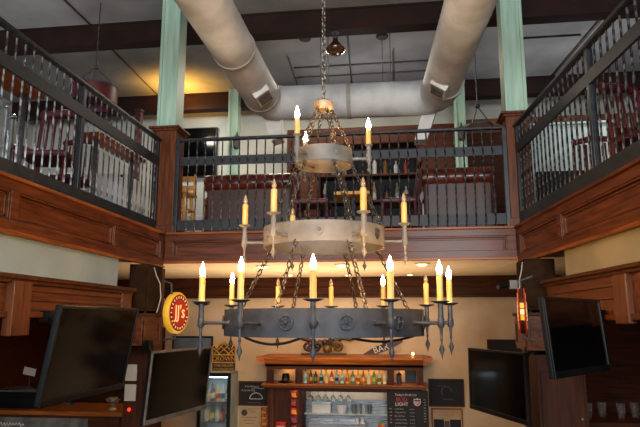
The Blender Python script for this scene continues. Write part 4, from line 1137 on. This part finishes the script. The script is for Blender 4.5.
# red coat tree posts
for i, (x, y, h) in enumerate(((-3.9, 4.75, 1.95), (-3.45, 7.4, 1.85))):
    t = thing('red_post', ['dark red slim post rising above the straight railing near the street end', 'dark red slim post rising beside the orange lit ceiling bay'][i], 'post', (x, y, UF), 0, 'dark red posts')
    MB().box(-.04, .04, -.04, .04, 0, h, .006).build('shaft', M['red_paint'], t, False)
    MB().box(-.05, .05, -.05, .05, h, h+.04, .008).build('top_block', M['red_paint'], t, False)
# drum pendant lamp
r = thing('drum_pendant', 'wide burgundy drum pendant hanging on three rods behind the straight railing', 'lamp', (-3.62, 6.5, 4.98))
MB().lathe([(.27, 0), (.27, .2), (.262, .2), (.262, 0)], n=36, closed=True).build('drum_shade', M['burg'], r, False)
MB().lathe([(.276, .195), (.276, .215), (.25, .215), (.25, .195)], n=36, closed=True).build('top_band', M['iron'], r, False)
mb = MB()
for k in range(3):
    a = 2*PI*k/3+.3; mb.tube([(.26*math.cos(a), .26*math.sin(a), .21), (.02*math.cos(a), .02*math.sin(a), .46)], .007, 6)
mb.ball((0, 0, .47), .03, 10, 6); mb.tube([(0, 0, .47), (0, 0, 1.318)], .008, 6); mb.build('hanger', M['iron'], r, False)
# three-branch pendant near the splayed end
r = thing('branch_pendant', 'black pendant with three spread rods behind the green column at the splayed end', 'lamp', (1.08, 7.8, 4.9))
mb = MB(); mb.tube([(0, 0, .3), (0, 0, 1.398)], .008, 6); mb.ball((0, 0, .3), .035, 10, 8)
for k in range(3):
    a = 2*PI*k/3; mb.tube([(0, 0, .3), (.18*math.cos(a), .18*math.sin(a), .02)], .008, 6)
mb.build('hanger', M['iron'], r, False)
MB().lathe([(.19, 0), (.19, .03), (.18, .03), (.18, 0)], n=28, closed=True).build('ring', M['iron'], r, False)
# screen walls behind the splayed railing
r = thing('screen_panel', 'tall burgundy wooden screen behind the splayed railing', 'screen', (2.8, 4.6, UF))
MB().obox((0, 0, .95), (.06, 2.6, 1.9), None, .006).build('panel', M['red_paint'], r, False)
for yy in (-1.3, 0, 1.3): MB().box(-.045, .045, yy-.04, yy+.04, 0, 1.95, .006).build('stile', M['wood_dark_z'], r, False)
r = thing('storage_cabinet', 'pale grey storage cabinet with black drawer block behind the splayed railing', 'cabinet', (2.15, 7.6, UF))
MB().box(-.5, .5, 0, .4, 0, 1.5, .008).build('body', M['lime'], r, False)
MB().box(-.42, .42, -.03, .0, .5, .9, .006).build('drawer_block', M['black'], r, False)
MB().box(-.53, .53, -.03, .42, 1.5, 1.53, .006).build('top_board', M['lime'], r, False)
tag(MB().box(1.05, 5.8, 9.70, 9.738, 5.42, 5.66).build('brick_strip', M['brick']), 'brown brick strip on the rear upper wall beyond the green column', 'brickwork')['kind'] = 'structure'
r = thing('step_ladder', 'pale step ladder leaning between the splayed end sofa and the newel post', 'ladder', (1.44, 6.95, UF))
for s in (-1, 1): MB().tube([(s*.12, 0, 0), (s*.08, .2, 1.0)], .016, 8).build('rail', M['silver'], r, False)
for k in range(5): MB().box(-.12+.007*k, .12-.007*k, .02+.038*k, .08+.038*k, .14+.18*k, .165+.18*k).build('step', M['white_cloth'], r, False)
for s in (-1, 1): MB().tube([(s*.12, .45, 0), (s*.08, .22, 1.0)], .012, 8).build('rear_leg', M['silver'], r, False)

# ================================================================= light
def area(name, loc, target, sx, sy, power, col, spread=180):
    l = bpy.data.lights.new(name, 'AREA'); l.shape = 'RECTANGLE'; l.size = sx; l.size_y = sy; l.energy = power; l.color = col
    o = bpy.data.objects.new(name, l); COL.objects.link(o); o.location = loc
    o.rotation_euler = (V(target)-V(loc)).to_track_quat('-Z', 'Y').to_euler()
    l.spread = math.radians(spread)
    return o
def spot(name, loc, target, power, col, ang=1.6, blend=.8, rad=.04):
    l = bpy.data.lights.new(name, 'SPOT'); l.energy = power; l.color = col; l.spot_size = ang; l.spot_blend = blend; l.shadow_soft_size = rad
    o = bpy.data.objects.new(name, l); COL.objects.link(o); o.location = loc
    o.rotation_euler = (V(target)-V(loc)).to_track_quat('-Z', 'Y').to_euler()
    return o
DAY = (.90, .96, 1.0); WARM = (1, .66, .34)
area('daylight_window', (-2.4, -4.3, 4.0), (-2.0, 6, 4.0), 2.3, 2.4, 340, DAY)
area('daylight_window', (1.4, -4.3, 4.0), (0, 6, 4.0), 2.3, 2.4, 580, DAY)
spot('ceiling_wash', (2.6, 8.2, 4.6), (2.4, 8.2, 6.3), 55, (.93, .96, 1), 2.6, 1, .1)  # added spots that brighten the grey ceiling, not known fittings
spot('ceiling_wash', (-.6, 8.5, 4.9), (-.6, 8.3, 6.3), 30, (.95, .97, 1), 2.6, 1, .1)
spot('ceiling_wash', (-4.6, 6.5, 4.7), (-4.4, 6.5, 6.3), 22, (.95, .97, 1), 2.6, 1, .1)
# soffit downlights
for x, y in ((-1.58, 6.863), (-.641, 6.79), (.255, 6.78)): spot('soffit_lamp', (x, y, 3.0), (x, y+.9, 0), 90, WARM, 2.2, 1)
for x, y in ((-1.498, 8.2), (-.702, 8.3), (.147, 8.32)): spot('soffit_lamp', (x, y, 3.0), (x, y+.4, 0), 12, WARM, 2.2, 1)
# warm uplight of the orange ceiling bay, then added gallery fill lights without fittings
spot('ceiling_wash', (-3.6, 9.1, 5.75), (-3.6, 9.2, 6.3), 90, (1, .48, .07), 2.6, 1)
area('gallery_fill', (-1.0, 8.6, 6.1), (-1.0, 8.6, 3.4), 2.2, .3, 90, (1, .86, .7))
spot('gallery_fill_spot', (-4.6, 6.9, 5.7), (-4.2, 6.4, 3.4), 110, (.95, .97, 1), 2.2, .8, .1)
spot('gallery_fill_spot', (3.0, 7.0, 5.7), (2.5, 6.6, 3.4), 90, (.95, .97, 1), 2.2, .8, .1)
area('gallery_fill', (-3.5, 9.2, 5.9), (-3.3, 10.1, 4.2), .5, .2, 16, (1, .95, .85))

area('soffit_fill', (-1.1, 7.3, 1.0), (-1.1, 7.3, 3), 2.2, .25, 68, (1, .78, .55), 120)  # added upward fill out of view, brightens the soffit and back wall
w = bpy.data.worlds.new('room_air'); SC.world = w; w.use_nodes = True
bg = w.node_tree.nodes['Background']; bg.inputs[0].default_value = (.9, .95, 1, 1); bg.inputs[1].default_value = 1.0

# ================================================================= camera and look
cam = bpy.data.cameras.new('camera'); cam.sensor_width = 36; cam.lens = 33.75; cam.clip_end = 60
co = bpy.data.objects.new('camera', cam); COL.objects.link(co)
co.location = (0, 0, 2.4)
co.rotation_euler = Euler((PI/2 + math.atan2(107, 600), 0, math.radians(7.5)), 'XYZ')
SC.camera = co
SC.view_settings.view_transform = 'Standard'
SC.view_settings.look = 'None'
SC.view_settings.gamma = 1
SC.view_settings.exposure = 0
SC.view_settings.use_curve_mapping = False
